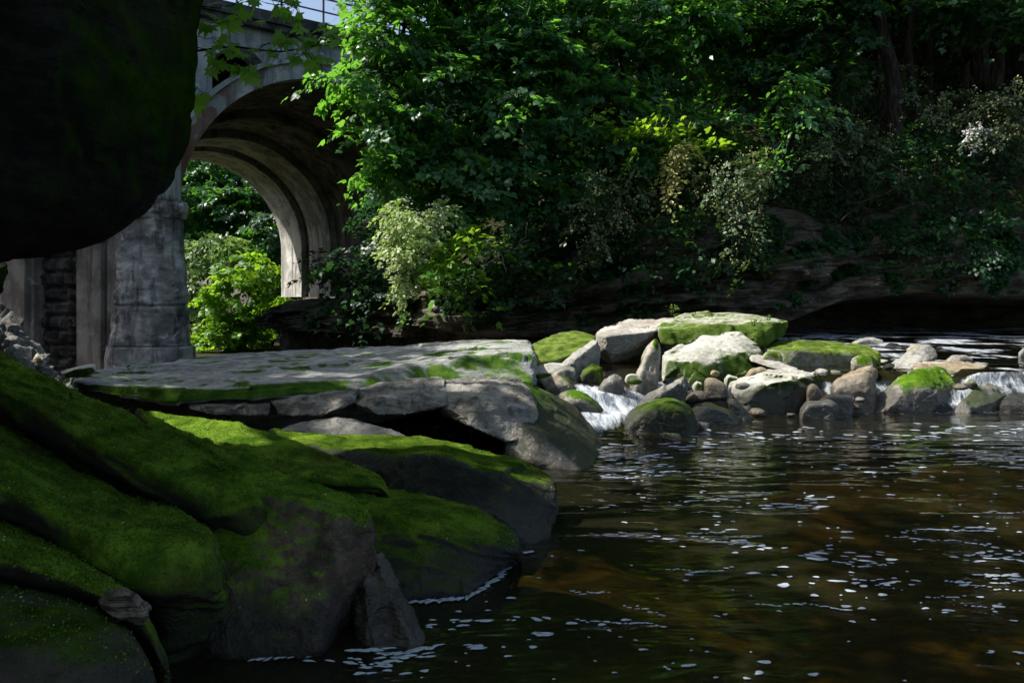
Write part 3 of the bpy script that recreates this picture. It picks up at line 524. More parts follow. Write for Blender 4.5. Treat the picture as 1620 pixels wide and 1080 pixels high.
# ------------------------------------------------------------------ river
def ramp1(x, xs, ys): return np.interp(x, xs, ys)
def river_z(X, Y):
    pxx = CX+F*X/np.maximum(Y, .1)
    y0 = ramp1(X, [-2, .5, 1.2, 1.8, 2.6, 4, 5.2, 6.5, 9, 20], [10.6, 10.4, 10.6, 11.2, 12.3, 12.8, 13.15, 13.25, 13.35, 13.6])
    y1 = ramp1(X, [-2, .5, 1.2, 1.8, 2.6, 4, 5.2, 6.5, 9, 20], [12.6, 12.8, 13.0, 13.4, 13.8, 14.0, 14.2, 14.0, 13.74, 13.9])
    t = np.clip((Y-y0)/(y1-y0), 0, 1)
    step = t+.10*np.sin(t*math.pi*4)*np.sin(t*math.pi)      # little drops on the way down
    z = .46*step+.13*np.sin(np.clip((Y-10.1)/3.2, 0, 1)*math.pi)*sstep(.5, .9, X)*(1-sstep(1.8, 2.3, X))
    led = sstep(0, 1, (Y-13.78)/.05)*sstep(7.6, 8.2, X)*.15 + sstep(0, 1, (Y-13.9)/1.0)*(1-sstep(7.6, 8.2, X))*.12
    z = z+led+np.clip(Y-14, 0, 30)*.021
    return z, t
def grid(xs, ys):
    X, Y = np.meshgrid(xs, ys); return X.ravel(), Y.ravel(), [(j*len(xs)+i, j*len(xs)+i+1, (j+1)*len(xs)+i+1, (j+1)*len(xs)+i) for j in range(len(ys)-1) for i in range(len(xs)-1)]
ys = np.concatenate([np.linspace(-25, 2, 12), np.linspace(2.4, 10, 60), np.linspace(10.05, 13.7, 110), np.linspace(13.72, 13.9, 12), np.linspace(14, 32, 110)])
xs = np.concatenate([np.linspace(-8, -1, 20), np.linspace(-.9, 11, 180), np.linspace(11.3, 30, 30)])
X, Y, f = grid(xs, ys); Z, T = river_z(X, Y)
nz = fbm(np.stack([X*1.4, Y*1.1, X*0], 1), 4); nz2 = fbm(np.stack([X*4, Y*2.2, X*0+7], 1), 3)
steep = np.where((T > .0) & (T < 1), 1., 0.)*np.sin(np.clip(T, 0, 1)*math.pi)**.4
ledge = np.exp(-((Y-13.80)/.06)**2)*sstep(7.6, 8.0, X)
Z = Z+nz*.035*(steep+.25*(Y > 13.8))+nz2*.02*steep+nz*.006
foam = steep*np.clip(.8+nz*1.1, .3, 1)+ledge*.9
apron = np.exp(-np.clip(ramp1(X, [-2, .5, 1.2, 1.8, 2.6, 4, 5.2, 6.5, 9, 20], [10.6, 10.4, 10.6, 11.2, 12.3, 12.8, 13.15, 13.25, 13.35, 13.6])-Y, 0, 9)/.45)*(T <= 0)
foam += apron*.5+1.0*steep*sstep(.5, .9, X)*(1-sstep(2.0, 2.7, X))*.6+np.where(Y > 14, .95*sstep(-.05, .4, fbm(np.stack([X*.8, Y*.8+X*.3, X*0+3], 1), 4)*1.4+.2*sstep(17, 22, Y))*(.25+.75*sstep(5.5, 9, X)), 0)
keep = [i for i, q in enumerate(f) if not (X[q[0]] < .3 and Y[q[0]] > 13.2)]; f = [f[i] for i in keep]
river = mesh_obj('water', np.stack([X, Y, Z], 1), f, None)
river['kind'] = 'structure'
at = river.data.attributes.new('foam', 'FLOAT', 'POINT'); at.data.foreach_set('value', np.clip(foam, 0, 1).astype(np.float32))
k = N('river_water')
wav = k.noise(k.pos((.5, 1.3, 1)), 1.5, 3, .45, .5); wav2 = k.noise(k.pos((1., 2.6, 1)), 4, 2, .5)
nb = k.bump(wav, .34, .13); nb = k.bump(wav2, .12, .03, nb)
fr = k.n.new('ShaderNodeFresnel'); fr.inputs[0].default_value = 1.33; k.link(nb, fr.inputs['Normal'])
gl = k.n.new('ShaderNodeBsdfGlossy'); gl.inputs['Roughness'].default_value = .06; k.link(nb, gl.inputs['Normal'])
tp = k.n.new('ShaderNodeBsdfTransparent'); tp.inputs[0].default_value = (.37, .32, .15, 1)
df = k.bsdf((.030, .030, .014), .4, 0.)
body = k.mixsh(.35, tp.outputs[0], df)
wsh = k.mixsh(k.math('MULTIPLY', fr.outputs[0], 1.5, clamp=True), body, gl.outputs[0])
fa = k.n.new('ShaderNodeAttribute'); fa.attribute_name = 'foam'
stk = k.noise(k.pos((7, 1.6, 2.0), (0, 0, .25)), 1.3, 6, .62, .5); fine = k.noise(k.pos((3, 3, 3)), 7, 4, .6)
fm = k.math('ADD', fa.outputs['Fac'], k.math('MULTIPLY', k.math('SUBTRACT', k.math('ADD', k.math('MULTIPLY', stk, .7), k.math('MULTIPLY', fine, .3)), .5), 2.2))
fm = k.math('MULTIPLY', k.ramp(fm, .40, 1.15), .88)
fsh = k.bsdf(k.mix(k.ramp(stk, .38, .6), (.24, .28, .34), (.52, .56, .60)), .6, .3, k.bump(stk, .8, .08))
M['water'] = k.done(k.mixsh(fm, wsh, fsh)); river.data.materials.append(M['water'])

# river bed, ground
xs = np.linspace(-12, 30, 150); ys = np.linspace(-6, 34, 150); X, Y, f = grid(xs, ys); Zr, _ = river_z(X, Y)
dep = .20+.75*sstep(4.4, 5.8, Y)+.45*sstep(.8, 2.5, X)-.5*sstep(9.5, 11.5, Y)
Zb = Zr-dep+fbm(np.stack([X*.9, Y*.9, X*0], 1), 4)*.22; Zb = np.minimum(Zb, Zr-.1)
f = [q for q in f if not (X[q[0]] < 0 and Y[q[0]] > 12.6)]
o = mesh_obj('riverbed', np.stack([X, Y, Zb], 1), f, M['bed']); o['kind'] = 'structure'
xs = np.concatenate([np.linspace(-900, -60, 12), np.linspace(-50, 60, 60), np.linspace(70, 900, 12)]); ys = np.concatenate([np.linspace(-600, -20, 10), np.linspace(-15, 100, 60), np.linspace(120, 1500, 14)])
X, Y, f = grid(xs, ys); Z = -1.5+fbm(np.stack([X*.1, Y*.1, X*0], 1), 3)*.3
o = mesh_obj('ground', np.stack([X, Y, Z], 1), f, M['soil']); o['kind'] = 'structure'
k = N('wet_gravel'); p_ = k.pos()
M['gravel'] = k.done(k.bsdf(k.mix(k.ramp(k.noise(p_, 6, 5), .4, .6), (.025, .023, .02), (.07, .065, .055)), .7, .4, k.bump(k.voro(p_, 9), 1., .06)))
xs = np.linspace(-22, 1.2, 90); ys = np.linspace(14.5, 60, 120); X, Y, f = grid(xs, ys)
Z = -.25+fbm(np.stack([X*.5, Y*.5, X*0], 1), 4)*.15-.09*np.clip(Y-18, 0, 40)
o = mesh_obj('gravel_bar', np.stack([X, Y, Z], 1), f, M['gravel']); o['kind'] = 'structure'

# pebbles between the boulders, one by one
spots = [(868, 606, .45), (918, 612, .4), (1002, 600, .6), (1060, 604, .5), (1086, 612, .4), (1126, 592, .6), (1176, 612, .4), (1250, 594, .5), (1268, 600, .5), (1236, 596, .5), (1300, 590, .5), (1312, 586, .5), (1322, 590, .5), 
         (1330, 580, .55), (1395, 574, .6), (1405, 580, .6), (1370, 572, .6), (1200, 655, .0), (1252, 657, 0), (1345, 640, .1), (1360, 632, .2), (1056, 632, .15), (1070, 640, .1), (1088, 640, .1), (1140, 642, .1), (1520, 612, .4), (1536, 606, .4), (905, 606, .45), (860, 596, .5), (1478, 600, .4)]
pr = np.random.default_rng(8); pv = []
for j in range(6):
    e = pr.normal(size=(18, 3)); e /= np.linalg.norm(e, axis=1)[:, None]; v, f = rock_verts(e*np.array([.13, .10, .06]), 3, p=10, amp=.05, seed=90+j, chips=5)
    me = bpy.data.meshes.new('pebble'); me.from_pydata(v, [], f); me.polygons.foreach_set('use_smooth', np.ones(len(f), bool)); me.materials.append(M[['grey', 'tan', 'pale', 'wet', 'grey', 'tan'][j]]); pv.append(me)
for i, (x, y, z) in enumerate(spots):
    o = bpy.data.objects.new('pebble', pv[i % 6]); col.objects.link(o); o.location = W(x, y, z+.03); s_ = pr.uniform(.7, 1.5); o.scale = (s_, s_, s_); o.rotation_euler = (pr.uniform(-.4, .4), pr.uniform(-.4, .4), pr.uniform(0, 6.3))
    tag(o, 'fist to head sized loose stone wedged between the cascade boulders', 'stone', 'loose stones among the boulders')

# ------------------------------------------------------------------ foam flecks on the pool
k = N('foam'); fe = k.n.new('ShaderNodeAttribute'); fe.attribute_name = 'edge'; tpf = k.n.new('ShaderNodeBsdfTransparent')
fo = k.math('MULTIPLY', k.ramp(k.math('ADD', fe.outputs['Fac'], k.math('MULTIPLY', k.math('SUBTRACT', k.noise(k.pos(), 26, 4, .65), .5), 1.3)), .12, .75), .85)
M['foam'] = k.done(k.mixsh(fo, tpf.outputs[0], k.bsdf(k.mix(k.noise(k.pos(), 60, 3), (.30, .35, .42), (.50, .55, .62)), .7, .2)))
fr_ = np.random.default_rng(21); FV, FF, FE = [], [], []
def fleck(c, rx, ry, ang, z=.007):
    n = 12; th = np.linspace(0, 2*math.pi, n, endpoint=False); r = 1+.28*np.sin(th*2+fr_.uniform(0, 6))*fr_.uniform(0, 1)+.16*np.sin(th*3+fr_.uniform(0, 6))
    x, y = rx*r*np.cos(th), ry*r*np.sin(th); ca, sa = math.cos(ang), math.sin(ang); b = len(FV)
    for s_, h_ in ((1.15, 0), (.6, .004)):
        for a_, b_ in zip(x*s_, y*s_): FV.append((c[0]+a_*ca-b_*sa, c[1]+a_*sa+b_*ca, c[2]+z+h_))
    FE.extend([0.]*n+[1.]*n)
    for i in range(n): FF.append((b+i, b+(i+1) % n, b+n+(i+1) % n, b+n+i))
    FF.append(tuple(b+n+i for i in range(n)))
def inpool(x, y):
    if y > 945: return x > 700+(y-945)*-.6 and x < 1630
    if y > 880: return x > 830-(y-880)*.3
    if y > 760: return x > 900
    return x > 945+max(0, 740-y)*.9
for _ in range(720):
    x, y = fr_.uniform(640, 1640), 1085-415*fr_.random()**.8
    if not inpool(x, y): continue
    dens = .45+.4*perlin(np.array([[x/170, y/70, 2.]]))[0]*2+(.25 if 700 < y < 800 else 0)
    if fr_.random() > dens: continue
    c = W(x, y); k_ = c[1]/4.5
    r = .006+.016*fr_.random()**2.5
    if fr_.random() < .05: r *= 1.7
    fleck(c, r*k_**.75*fr_.uniform(1.1, 2.3), r*k_**.75, fr_.normal()*.25)
for cx, cy, n, sx, sy in [(1250, 800, 18, 50, 8), (1180, 860, 12, 35, 8), (1330, 880, 16, 50, 10), (1540, 838, 9, 50, 5), (1580, 880, 16, 50, 8), (1590, 912, 12, 40, 5), (1400, 922, 14, 60, 5), (1020, 745, 24, 60, 10), (1010, 725, 22, 40, 8), (1290, 790, 10, 30, 4), (840, 980, 5, 16, 3),
                          (860, 1005, 4, 20, 3), (745, 1025, 6, 22, 3), (560, 1050, 12, 60, 8), (600, 1058, 10, 50, 8), (640, 1040, 10, 40, 6), (720, 985, 6, 40, 6), (590, 1030, 6, 30, 3), (1100, 705, 20, 70, 8), (960, 700, 26, 30, 12), (1200, 690, 20, 100, 5), (1400, 690, 22, 120, 6), (1560, 680, 22, 80, 8)]:
    ang = fr_.normal()*.2
    for _ in range(n):
        x, y = cx+fr_.normal()*sx*.6, cy+fr_.normal()*sy*.6
        if y < 672: continue
        c = W(x, y); r = fr_.uniform(.010, .026)*(c[1]/5)**.7; fleck(c, r*fr_.uniform(1.3, 2.8), r*.8, ang+fr_.normal()*.15)
for _ in range(26):                                                       # flecks strung out along the current
    x, y = fr_.uniform(880, 1600), fr_.uniform(700, 1000); sl = fr_.normal()*.12
    for j in range(fr_.integers(6, 20)):
        x += fr_.uniform(5, 13); y += sl*8+fr_.normal()*1.6+math.sin(x/40)*.7
        if x < 1640 and inpool(x, y): c = W(x, y); r_ = fr_.uniform(.006, .014)*(c[1]/5)**.75; fleck(c, r_*fr_.uniform(1.4, 3), r_*.8, fr_.normal()*.2)
def ribbon(pts, w):
    p = np.array([W(*a) for a in pts]); q = np.concatenate([np.linspace(p[i], p[i+1], 10, endpoint=False) for i in range(len(p)-1)]+[p[-1:]])
    for c in q: fleck(c+fr_.normal(size=3)*[.01, .008, 0], w*fr_.uniform(1.5, 2.8), w*fr_.uniform(.6, 1.1), fr_.normal()*.3+math.atan2(*(p[-1]-p[0])[[1, 0]]))
ribbon([(650, 953), (700, 951), (738, 947), (775, 925), (806, 899)], .018); ribbon([(815, 876), (840, 874)], .02)
ribbon([(400, 1045), (490, 1037), (512, 1010)], .014); ribbon([(600, 1036), (640, 1034), (690, 1024)], .014); ribbon([(555, 960), (530, 958)], .012)
o = mesh_obj('foam', FV, FF, M['foam']); at = o.data.attributes.new('edge', 'FLOAT', 'POINT'); at.data.foreach_set('value', np.array(FE, np.float32)); o['kind'] = 'stuff'; tag(o, 'white foam flecks drifting on the dark brown pool', 'foam')

# ------------------------------------------------------------------ bridge
A = math.radians(37.5); D = np.array([math.cos(A), math.sin(A), 0]); Wd = np.array([-math.sin(A), math.cos(A), 0]); UZ = np.array([0, 0, 1.])
C0 = np.array([(520-CX)/F*32.4, 32.4, 0.]); RI = 5.8; ZS = 5.05
def bp(s, w, z): return C0+D*s+Wd*w+UZ*z
bridge = empty('arch_bridge', bp(0, 0, -1.4), 'weathered concrete arch bridge with iron railing, seen from below behind the slab', 'bridge')
def ring(ri, ro, w0, w1, z0, zl, zr, n=72):
    """half ring on two straight legs, as one closed band"""
    mb = MB(); prof = [(-1, z) for z in np.linspace(zl, z0, 8)[:-1]]
    ang = np.linspace(math.pi, 0, n); inner = [(-ri, z) for z in np.linspace(zl, z0, 8)[:-1]]+[(ri*math.cos(a), z0+ri*math.sin(a)) for a in ang]+[(ri, z) for z in np.linspace(z0, zr, 8)[1:]]
    outer = [(-ro, z) for z in np.linspace(zl, z0, 8)[:-1]]+[(ro*math.cos(a), z0+ro*math.sin(a)) for a in ang]+[(ro, z) for z in np.linspace(z0, zr, 8)[1:]]
    ws = np.linspace(w0, w1, max(2, int((w1-w0)/.8)+1)); m = len(inner); v, f = [], []
    for w in ws:
        for (s, z) in inner: v.append(bp(s, w, z))
    nb_ = len(v)
    for w in ws:
        for (s, z) in outer: v.append(bp(s, w, z))
    for j in range(len(ws)-1):
        for i in range(m-1):
            a = j*m+i; f.append((a, a+1, a+m+1, a+m)); f.append((nb_+a, nb_+a+m, nb_+a+m+1, nb_+a+1))
    for i in range(m-1):
        f.append((i, nb_+i, nb_+i+1, i+1)); a = (len(ws)-1)*m+i; f.append((a, a+1, nb_+a+1, nb_+a))
    mb.add(v, f); return mb
ring(RI, RI+.62, 0, .55, ZS, 3.6, 2.2).build('arch_ring', M['ring'], bridge, False)
ring(RI+.62, RI+.80, -.12, .9, ZS, 3.6, 2.2).build('ring_moulding', M['concrete'], bridge, False)
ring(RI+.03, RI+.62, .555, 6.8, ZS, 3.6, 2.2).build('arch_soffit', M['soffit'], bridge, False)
ring(RI-.30, RI+.6, 6.81, 7.6, ZS, 3.6, 2.2).build('arch_rib', M['soffit'], bridge, False)
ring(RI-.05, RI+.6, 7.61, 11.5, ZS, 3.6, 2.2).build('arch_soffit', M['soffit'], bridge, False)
ring(RI-.45, RI+.6, 11.51, 14.4, ZS, 3.6, 2.2).build('arch_rib', M['soffit_light'], bridge, False)
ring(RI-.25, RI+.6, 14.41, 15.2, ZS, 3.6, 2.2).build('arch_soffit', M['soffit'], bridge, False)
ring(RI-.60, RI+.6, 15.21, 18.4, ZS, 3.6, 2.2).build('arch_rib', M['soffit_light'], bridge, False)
# spandrel wall with small arched openings
ZD = 12.35; mb = MB(); ss = np.arange(-16, 18.01, .1); ro = RI+.79
def op_top(s):
    b = None
    for c, r, zc in ((-3.55, 1.02, 10.55), (3.55, 1.02, 10.55)):
        if abs(s-c) < r: b = zc+math.sqrt(r*r-(s-c)**2)
    return b
def bot(s):
    e = ZS+math.sqrt(max(0, ro*ro-s*s)) if abs(s) < ro else (1.0 if s > 0 else 8.5)
    t = op_top(s); return max(e, t) if t else e
w0, w1 = .12, 1.3
for a, b in zip(ss[:-1], ss[1:]):
    m_ = (a+b)/2; za, zb = (bot(a), bot(b)); o1, o2 = op_top(a) is not None, op_top(b) is not None
    if o1 != o2 or abs(za-zb) > 1.2: za = zb = bot(m_)
    v = [bp(a, w0, za), bp(b, w0, zb), bp(b, w0, ZD), bp(a, w0, ZD), bp(a, w1, za), bp(b, w1, zb), bp(b, w1, ZD), bp(a, w1, ZD)]
    mb.add(v, [(0, 1, 2, 3), (4, 7, 6, 5), (0, 4, 5, 1), (0, 3, 7, 4), (1, 5, 6, 2)])
mb.build('spandrel_wall', M['concrete'], bridge, False)
mb = MB(); mb.box(bp(-17, 3.0, 11.55), D*36, Wd*.3, UZ*.8); mb.build('inner_wall', M['cornice'], bridge, False)
mb = MB(); mb.box(bp(-17, -.28, ZD+.002), D*36, Wd*19, UZ*.22); mb.box(bp(-17, -.42, ZD+.225), D*36, Wd*19.3, UZ*.42); mb.build('deck_cornice', M['cornice'], bridge, False)
zr = ZD+.645
rail = MB(); rail.box(bp(-17, -.02, zr+1.12), D*36, Wd*.07, UZ*.06); rail.box(bp(-17, -.02, zr+.58), D*36, Wd*.06, UZ*.05)
rl = rail.build('railing', M['steel'], bridge, False)
for s_ in np.arange(-16, 18, 1.75):
    q = MB(); q.box(bp(s_, 0, zr-.01), D*.07, Wd*.07, UZ*1.13); q.build('railing_post', M['steel'], rl, False)
# pier with battered nose
pc = P(243, 480, 28.3); pc[2] = 0
def pier_ring(z, hw, dep):
    th = np.linspace(-math.pi, 0, 40); x = hw*np.sign(np.cos(th))*np.abs(np.cos(th))**.55; y = .95*np.sign(np.sin(th))*np.abs(np.sin(th))**.7*hw/1.3
    front = [np.array([a, b, z]) for a, b in zip(x, y)]
    back = [np.array([hw*(1-2*t), 0, z])+Wd*dep*1.0 for t in np.linspace(0, 1, 12)]
    return front+back
def loft(zs_, hws, n_, mat, name, amp, seed):
    v, f = [], []
    for z, hw in zip(zs_, hws): v += [pc+q for q in pier_ring(z, hw, 4.)]
    m = len(v)//len(zs_)
    for j in range(len(zs_)-1):
        for i in range(m): f.append((j*m+i, j*m+(i+1) % m, (j+1)*m+(i+1) % m, (j+1)*m+i))
    f.append(tuple((len(zs_)-1)*m+i for i in range(m))); f.append(tuple(range(m))[::-1])
    v = np.array(v); dirs = v-np.array([pc[0], pc[1]+1.5, 0])*[1, 1, 0]-v*[0, 0, 1]; dirs[:, 2] = 0; dirs /= np.linalg.norm(dirs, axis=1)[:, None]+1e-6
    h = fbm(v*1.3+seed, 5, 2.2, .55); v += dirs*(np.clip(h, -.5, .25)*amp)[:, None]
    return mesh_obj(name, v, f, mat, bridge)
zz = np.concatenate([np.linspace(.32, 1.66, 34), [1.70, 1.74], np.linspace(1.78, 4.75, 70)]); hw = 1.36-.065*zz; hw[34:36] -= .10
pier = loft(zz, hw, 0, M['pier'], 'pier', .24, 3)
zz = np.linspace(-1.2, .30, 20); loft(zz, 1.50-.04*zz, 0, M['pier'], 'pier_footing', .12, 8)
zz = np.linspace(4.76, 5.35, 18); loft(zz, 1.10+.12*np.sin(np.linspace(.2, 2.4, 18))**.8, 0, M['pier'], 'pier_cap', .36, 5)
zz = np.linspace(5.36, 12.3, 40); loft(zz, np.full(40, .98), 0, M['concrete'], 'pier_shaft', .05, 6)
# front wall left of the pier: pilasters and a recessed panel of dark blocks
wa = P(192, 480, 28.7); wa[2] = -1.3; we = P(15, 480, 31.2); we[2] = -1.3; wd = we-wa; LW = np.linalg.norm(wd); wd /= LW; wn = np.array([wd[1], -wd[0], 0]); wn = wn if wn[1] < 0 else -wn
def wbox(mb, t0, t1, z0, z1, front, back=.9): mb.box(wa+wd*t0+wn*front+UZ*z0, wd*(t1-t0), -wn*(front+back), UZ*(z1-z0))
def ppx(x):                                           # distance along the wall seen at photo column x
    t = np.linspace(0, LW, 400); q = wa+wd*t[:, None]; return float(np.interp(x, (CX+F*q[:, 0]/q[:, 1])[::-1], t[::-1]))
mb = MB(); wbox(mb, -.3, ppx(173), 0, 9, .10); wbox(mb, ppx(173)+.14, ppx(131), 0, 9, .26); wbox(mb, ppx(173)+.002, ppx(173)+.138, 0, 9, -.08); mb.build('pilaster', M['pilaster'], bridge, False)
mb = MB(); wbox(mb, ppx(58), ppx(58)+.28, 0, 9, .12); wbox(mb, ppx(58)+.282, LW+.2, 0, 9, .30); mb.build('pilaster', M['pilaster'], bridge, False)
mb = MB(); t0, t1 = ppx(131)+.004, ppx(58)-.004; z = .0; row = 0
wbox(mb, t0, t1, 0, 9, -.32)
br = np.random.default_rng(4)
def block(t0, t1, z0, z1):
    n1, n2 = 7, 5; v = []; T_, Z_ = np.meshgrid(np.linspace(0, 1, n1), np.linspace(0, 1, n2))
    edge = (np.minimum(np.minimum(T_, 1-T_), np.minimum(Z_, 1-Z_)) > .01)
    for t, z, e in zip(T_.ravel(), Z_.ravel(), edge.ravel()):
        v.append(wa+wd*(t0+(t1-t0)*t)+UZ*(z0+(z1-z0)*z)+wn*((-.14+br.normal()*.035) if e else -.318))
    mb.add(v, [(j*n1+i, j*n1+i+1, (j+1)*n1+i+1, (j+1)*n1+i) for j in range(n2-1) for i in range(n1-1)])
while z < 8.5:
    h = br.uniform(.44, .6); t = t0-(row % 2)*.5
    while t < t1:
        l = br.uniform(.8, 1.3); a, b = max(t, t0)+.02, min(t+l, t1)-.02
        if b-a > .12: block(a, b, z+.02, z+h-.02)
        t += l
    z += h; row += 1
mb.build('masonry_panel', M['masonry'], bridge, False)
mb = MB(); wbox(mb, LW+.21, LW+14, 0, 12, .05); mb.build('wing_wall', M['pilaster'], bridge, False)

# ------------------------------------------------------------------ far bank terrain: cliff with cave, then wooded slope
base = np.array([(-30, 95), (-21.5, 70), (-18, 61), (-15.8, 54), (-13.4, 46), (-12.6, 40), (-11.0, 35.2), (-8.0, 31.5), (-5.4, 28.5), (-3.5, 25.4), (-.4, 23.4), (3.4, 22.6), (6, 23), (8.4, 23.6), (12, 24.2), (18, 25), (30, 26), (55, 28)], float)
seg = np.linalg.norm(np.diff(base, axis=0), axis=1); cum = np.append(0, np.cumsum(seg)); sN = np.concatenate([np.arange(0, 110, .18), np.arange(110, cum[-1], .6)])
bx = np.interp(sN, cum, base[:, 0]); by = np.interp(sN, cum, base[:, 1])
ker = np.ones(13)/13; pad = lambda a: np.convolve(np.pad(a, 6, 'edge'), ker, 'valid'); bx, by = pad(bx), pad(by)
s_c = cum[9]                                           # where the bank turns from the bridge to the river front
fr0 = sstep(s_c-6, s_c+3, sN)
inx = 1-fr0*.95; iny = .25+fr0*.75; nl = np.hypot(inx, iny); inx, iny = inx/nl, iny/nl
pxs = CX+F*bx/by
cave = np.where(sN < s_c, 1.0, np.interp(pxs, [620, 760, 1180, 1300, 1400, 1700, 2400], [1.6, .6, .8, 5, 7, 7, 6]))
zc = np.where(sN < s_c, .7, np.interp(pxs, [620, 760, 1000, 1200, 1260, 1340, 1450, 1620, 2400], [1.2, .8, .9, 1.0, 1.35, 1.95, 2.15, 2.0, 1.9]))
zt = np.interp(sN, [0, s_c-8, s_c, cum[11], cum[13], cum[15], cum[-1]], [1.9, 1.9, 2.8, 3.9, 4.3, 4.6, 5])
zt = zt+fbm(np.stack([sN*.35, sN*0, sN*0+2], 1), 4)*.9*sstep(s_c-3, s_c+2, sN)
def bedstep(z):
    zz = z*3.4-bx*.42+fbm(np.stack([sN*.5, z*.5, sN*0+8], 1), 3)*1.4; lay = np.floor(zz); f_ = sstep(0, .18, zz-lay)
    lv = lambda l: perlin(np.stack([sN*.55, l*2.37, sN*0+1.5], 1))+.5*perlin(np.stack([sN*1.9, l*2.37, sN*0+4.5], 1))
    return lv(lay-1)*(1-f_)+lv(lay)*f_
rows = []
for t in np.linspace(0, 1, 8): rows.append((cave*(1-.1*t)+fbm(np.stack([sN*.6, sN*0+t*2, sN*0], 1), 3)*.4, -.9+(zc+.9)*t*.96))
for t in np.linspace(.1, 1, 8): rows.append((cave*.9*(1-t)**.7, zc*(.96+.04*t)-.25*np.sin(t*math.pi)*(cave > 2)))
for t in np.linspace(.02, 1, 80):
    z = zc+(zt-zc)*t; q = np.stack([sN*.38, z*2.2-bx*.28, sN*0], 1)
    rows.append((.9*t*t+.35*t-(np.clip(fbm(q, 4, 2.2, .55)*2.0, -.5, .5)*.35+bedstep(z)*1.35)*np.sin(np.clip(t*1.1, 0, 1)*math.pi)**.5-.3*fbm(np.stack([sN*.9, z*.9, sN*0+5], 1), 3), z))
topslope = np.where(sN < s_c-6, .05, np.interp(sN, [s_c-6, s_c, s_c+8], [.05, .5, .86]))
for kx in np.concatenate([np.linspace(.3, 12, 30), np.linspace(13, 70, 24)]):
    rows.append((1.25+kx, zt+topslope*(kx if kx < 26 else 26+(kx-26)*.25)+fbm(np.stack([bx*.5, by*.5+kx*.5, sN*0], 1), 3)*.3*min(1, kx)))
V = []; 
for off, z in rows: V.append(np.stack([bx+inx*off, by+iny*off, z], 1))
nc = len(sN); VV = np.concatenate(V); nr = len(rows)
f = [(j*nc+i, j*nc+i+1, (j+1)*nc+i+1, (j+1)*nc+i) for j in range(nr-1) for i in range(nc-1)]
nface = (8+8+80)*(nc-1)
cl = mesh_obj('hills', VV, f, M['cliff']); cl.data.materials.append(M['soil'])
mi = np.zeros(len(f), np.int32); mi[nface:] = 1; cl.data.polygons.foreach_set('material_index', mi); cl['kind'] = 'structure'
SLOPE = np.array(V[96:]); FACE = np.array(V[16:96])
def slope_at(x, py, lo=23.5, hi=60):
    """first point of the wooded slope met by the sight line through photo pixel (x, py)"""
    pts = SLOPE[:, ::2].reshape(-1, 3); ux = CX+F*pts[:, 0]/pts[:, 1]; uy = HY-F*(pts[:, 2]-H)/pts[:, 1]
    return pts[np.argmin((ux-x)**2+(uy-py)**2)]

# left bank rising behind the overhang
t_ = np.linspace(-10, 75, 120); kx = np.concatenate([np.linspace(0, 8, 24), np.linspace(9, 60, 24)])
T_, K_ = np.meshgrid(t_, kx); Yb = T_.ravel(); Kb = K_.ravel(); Xb = np.minimum(-.70*Yb-.7, -3.4)-Kb-np.clip(Yb-30, 0, 60)*.1
Zb = -.8+np.clip(Kb, 0, 3)*1.1+np.clip(Kb-3, 0, 22)*.75+fbm(np.stack([Xb*.4, Yb*.4, Xb*0], 1), 4)*.6
o = mesh_obj('terrain', np.stack([Xb, Yb, Zb], 1), [(j*120+i, j*120+i+1, (j+1)*120+i+1, (j+1)*120+i) for j in range(47) for i in range(119)], M['soil']); o['kind'] = 'structure'

# ------------------------------------------------------------------ foliage
MAPLE = np.array([(0, 0), (.10, .10), (.42, -.06), (.36, .14), (.60, .34), (.36, .38), (.34, .62), (.16, .56), (0, 1.0), (-.16, .56), (-.34, .62), (-.36, .38), (-.60, .34), (-.36, .14), (-.42, -.06), (-.10, .10)])
LOBED = np.array([(0, 0), (.36, .02), (.50, .40), (.22, .50), (0, 1.0), (-.22, .50), (-.50, .40), (-.36, .02)])
OVAL = np.array([(0, 0), (.24, .28), (.20, .62), (0, 1.0), (-.20, .62), (-.24, .28)])
SMALL = np.array([(0, 0), (.32, .5), (0, 1.0), (-.32, .5)])
def unit(a): return a/(np.linalg.norm(a, axis=-1, keepdims=True)+1e-9)
def leaf_arrays(pos, nrm, tip, size, tmpl):
    n = unit(nrm); y = unit(tip-(tip*n).sum(1)[:, None]*n); x = np.cross(y, n)
    zc_ = -(tmpl[:, 0]**2)*.45-(tmpl[:, 1]-.3)**2*.25
    v = pos[:, None]+size[:, None, None]*(x[:, None]*tmpl[None, :, 0, None]+y[:, None]*tmpl[None, :, 1, None]+n[:, None]*zc_[None, :, None])
    K = len(tmpl); return v.reshape(-1, 3), np.arange(len(pos)*K).reshape(-1, K)
def sprays(r, cen, out, n, a, b, c, droop, ns=.28):
    m = len(cen); N_ = m*n; C_ = np.repeat(cen, n, 0); O = unit(np.repeat(out, n, 0)); up = np.array([0, 0, 1.])
    Sd = unit(np.cross(O, up)+1e-6); U = np.cross(Sd, O)
    x = r.uniform(-1, 1, N_); y = r.normal(size=N_)*.5*(1.1-.5*x); z = r.normal(size=N_)*.5
    sc = np.repeat(r.uniform(.6, 1.3, m), n)
    p = C_+O*(x*a*sc)[:, None]+Sd*(y*b*sc)[:, None]+U*(z*c)[:, None]; p[:, 2] -= droop*((x+1)**2)*sc*.5
    nr_ = up*.75+O*.55+np.repeat(r.normal(size=(m, 3))*.28, n, 0)+r.normal(size=(N_, 3))*ns; tp_ = O*.8+Sd*(y*.8)[:, None]-up*.55+r.normal(size=(N_, 3))*.35
    return p, nr_, tp_
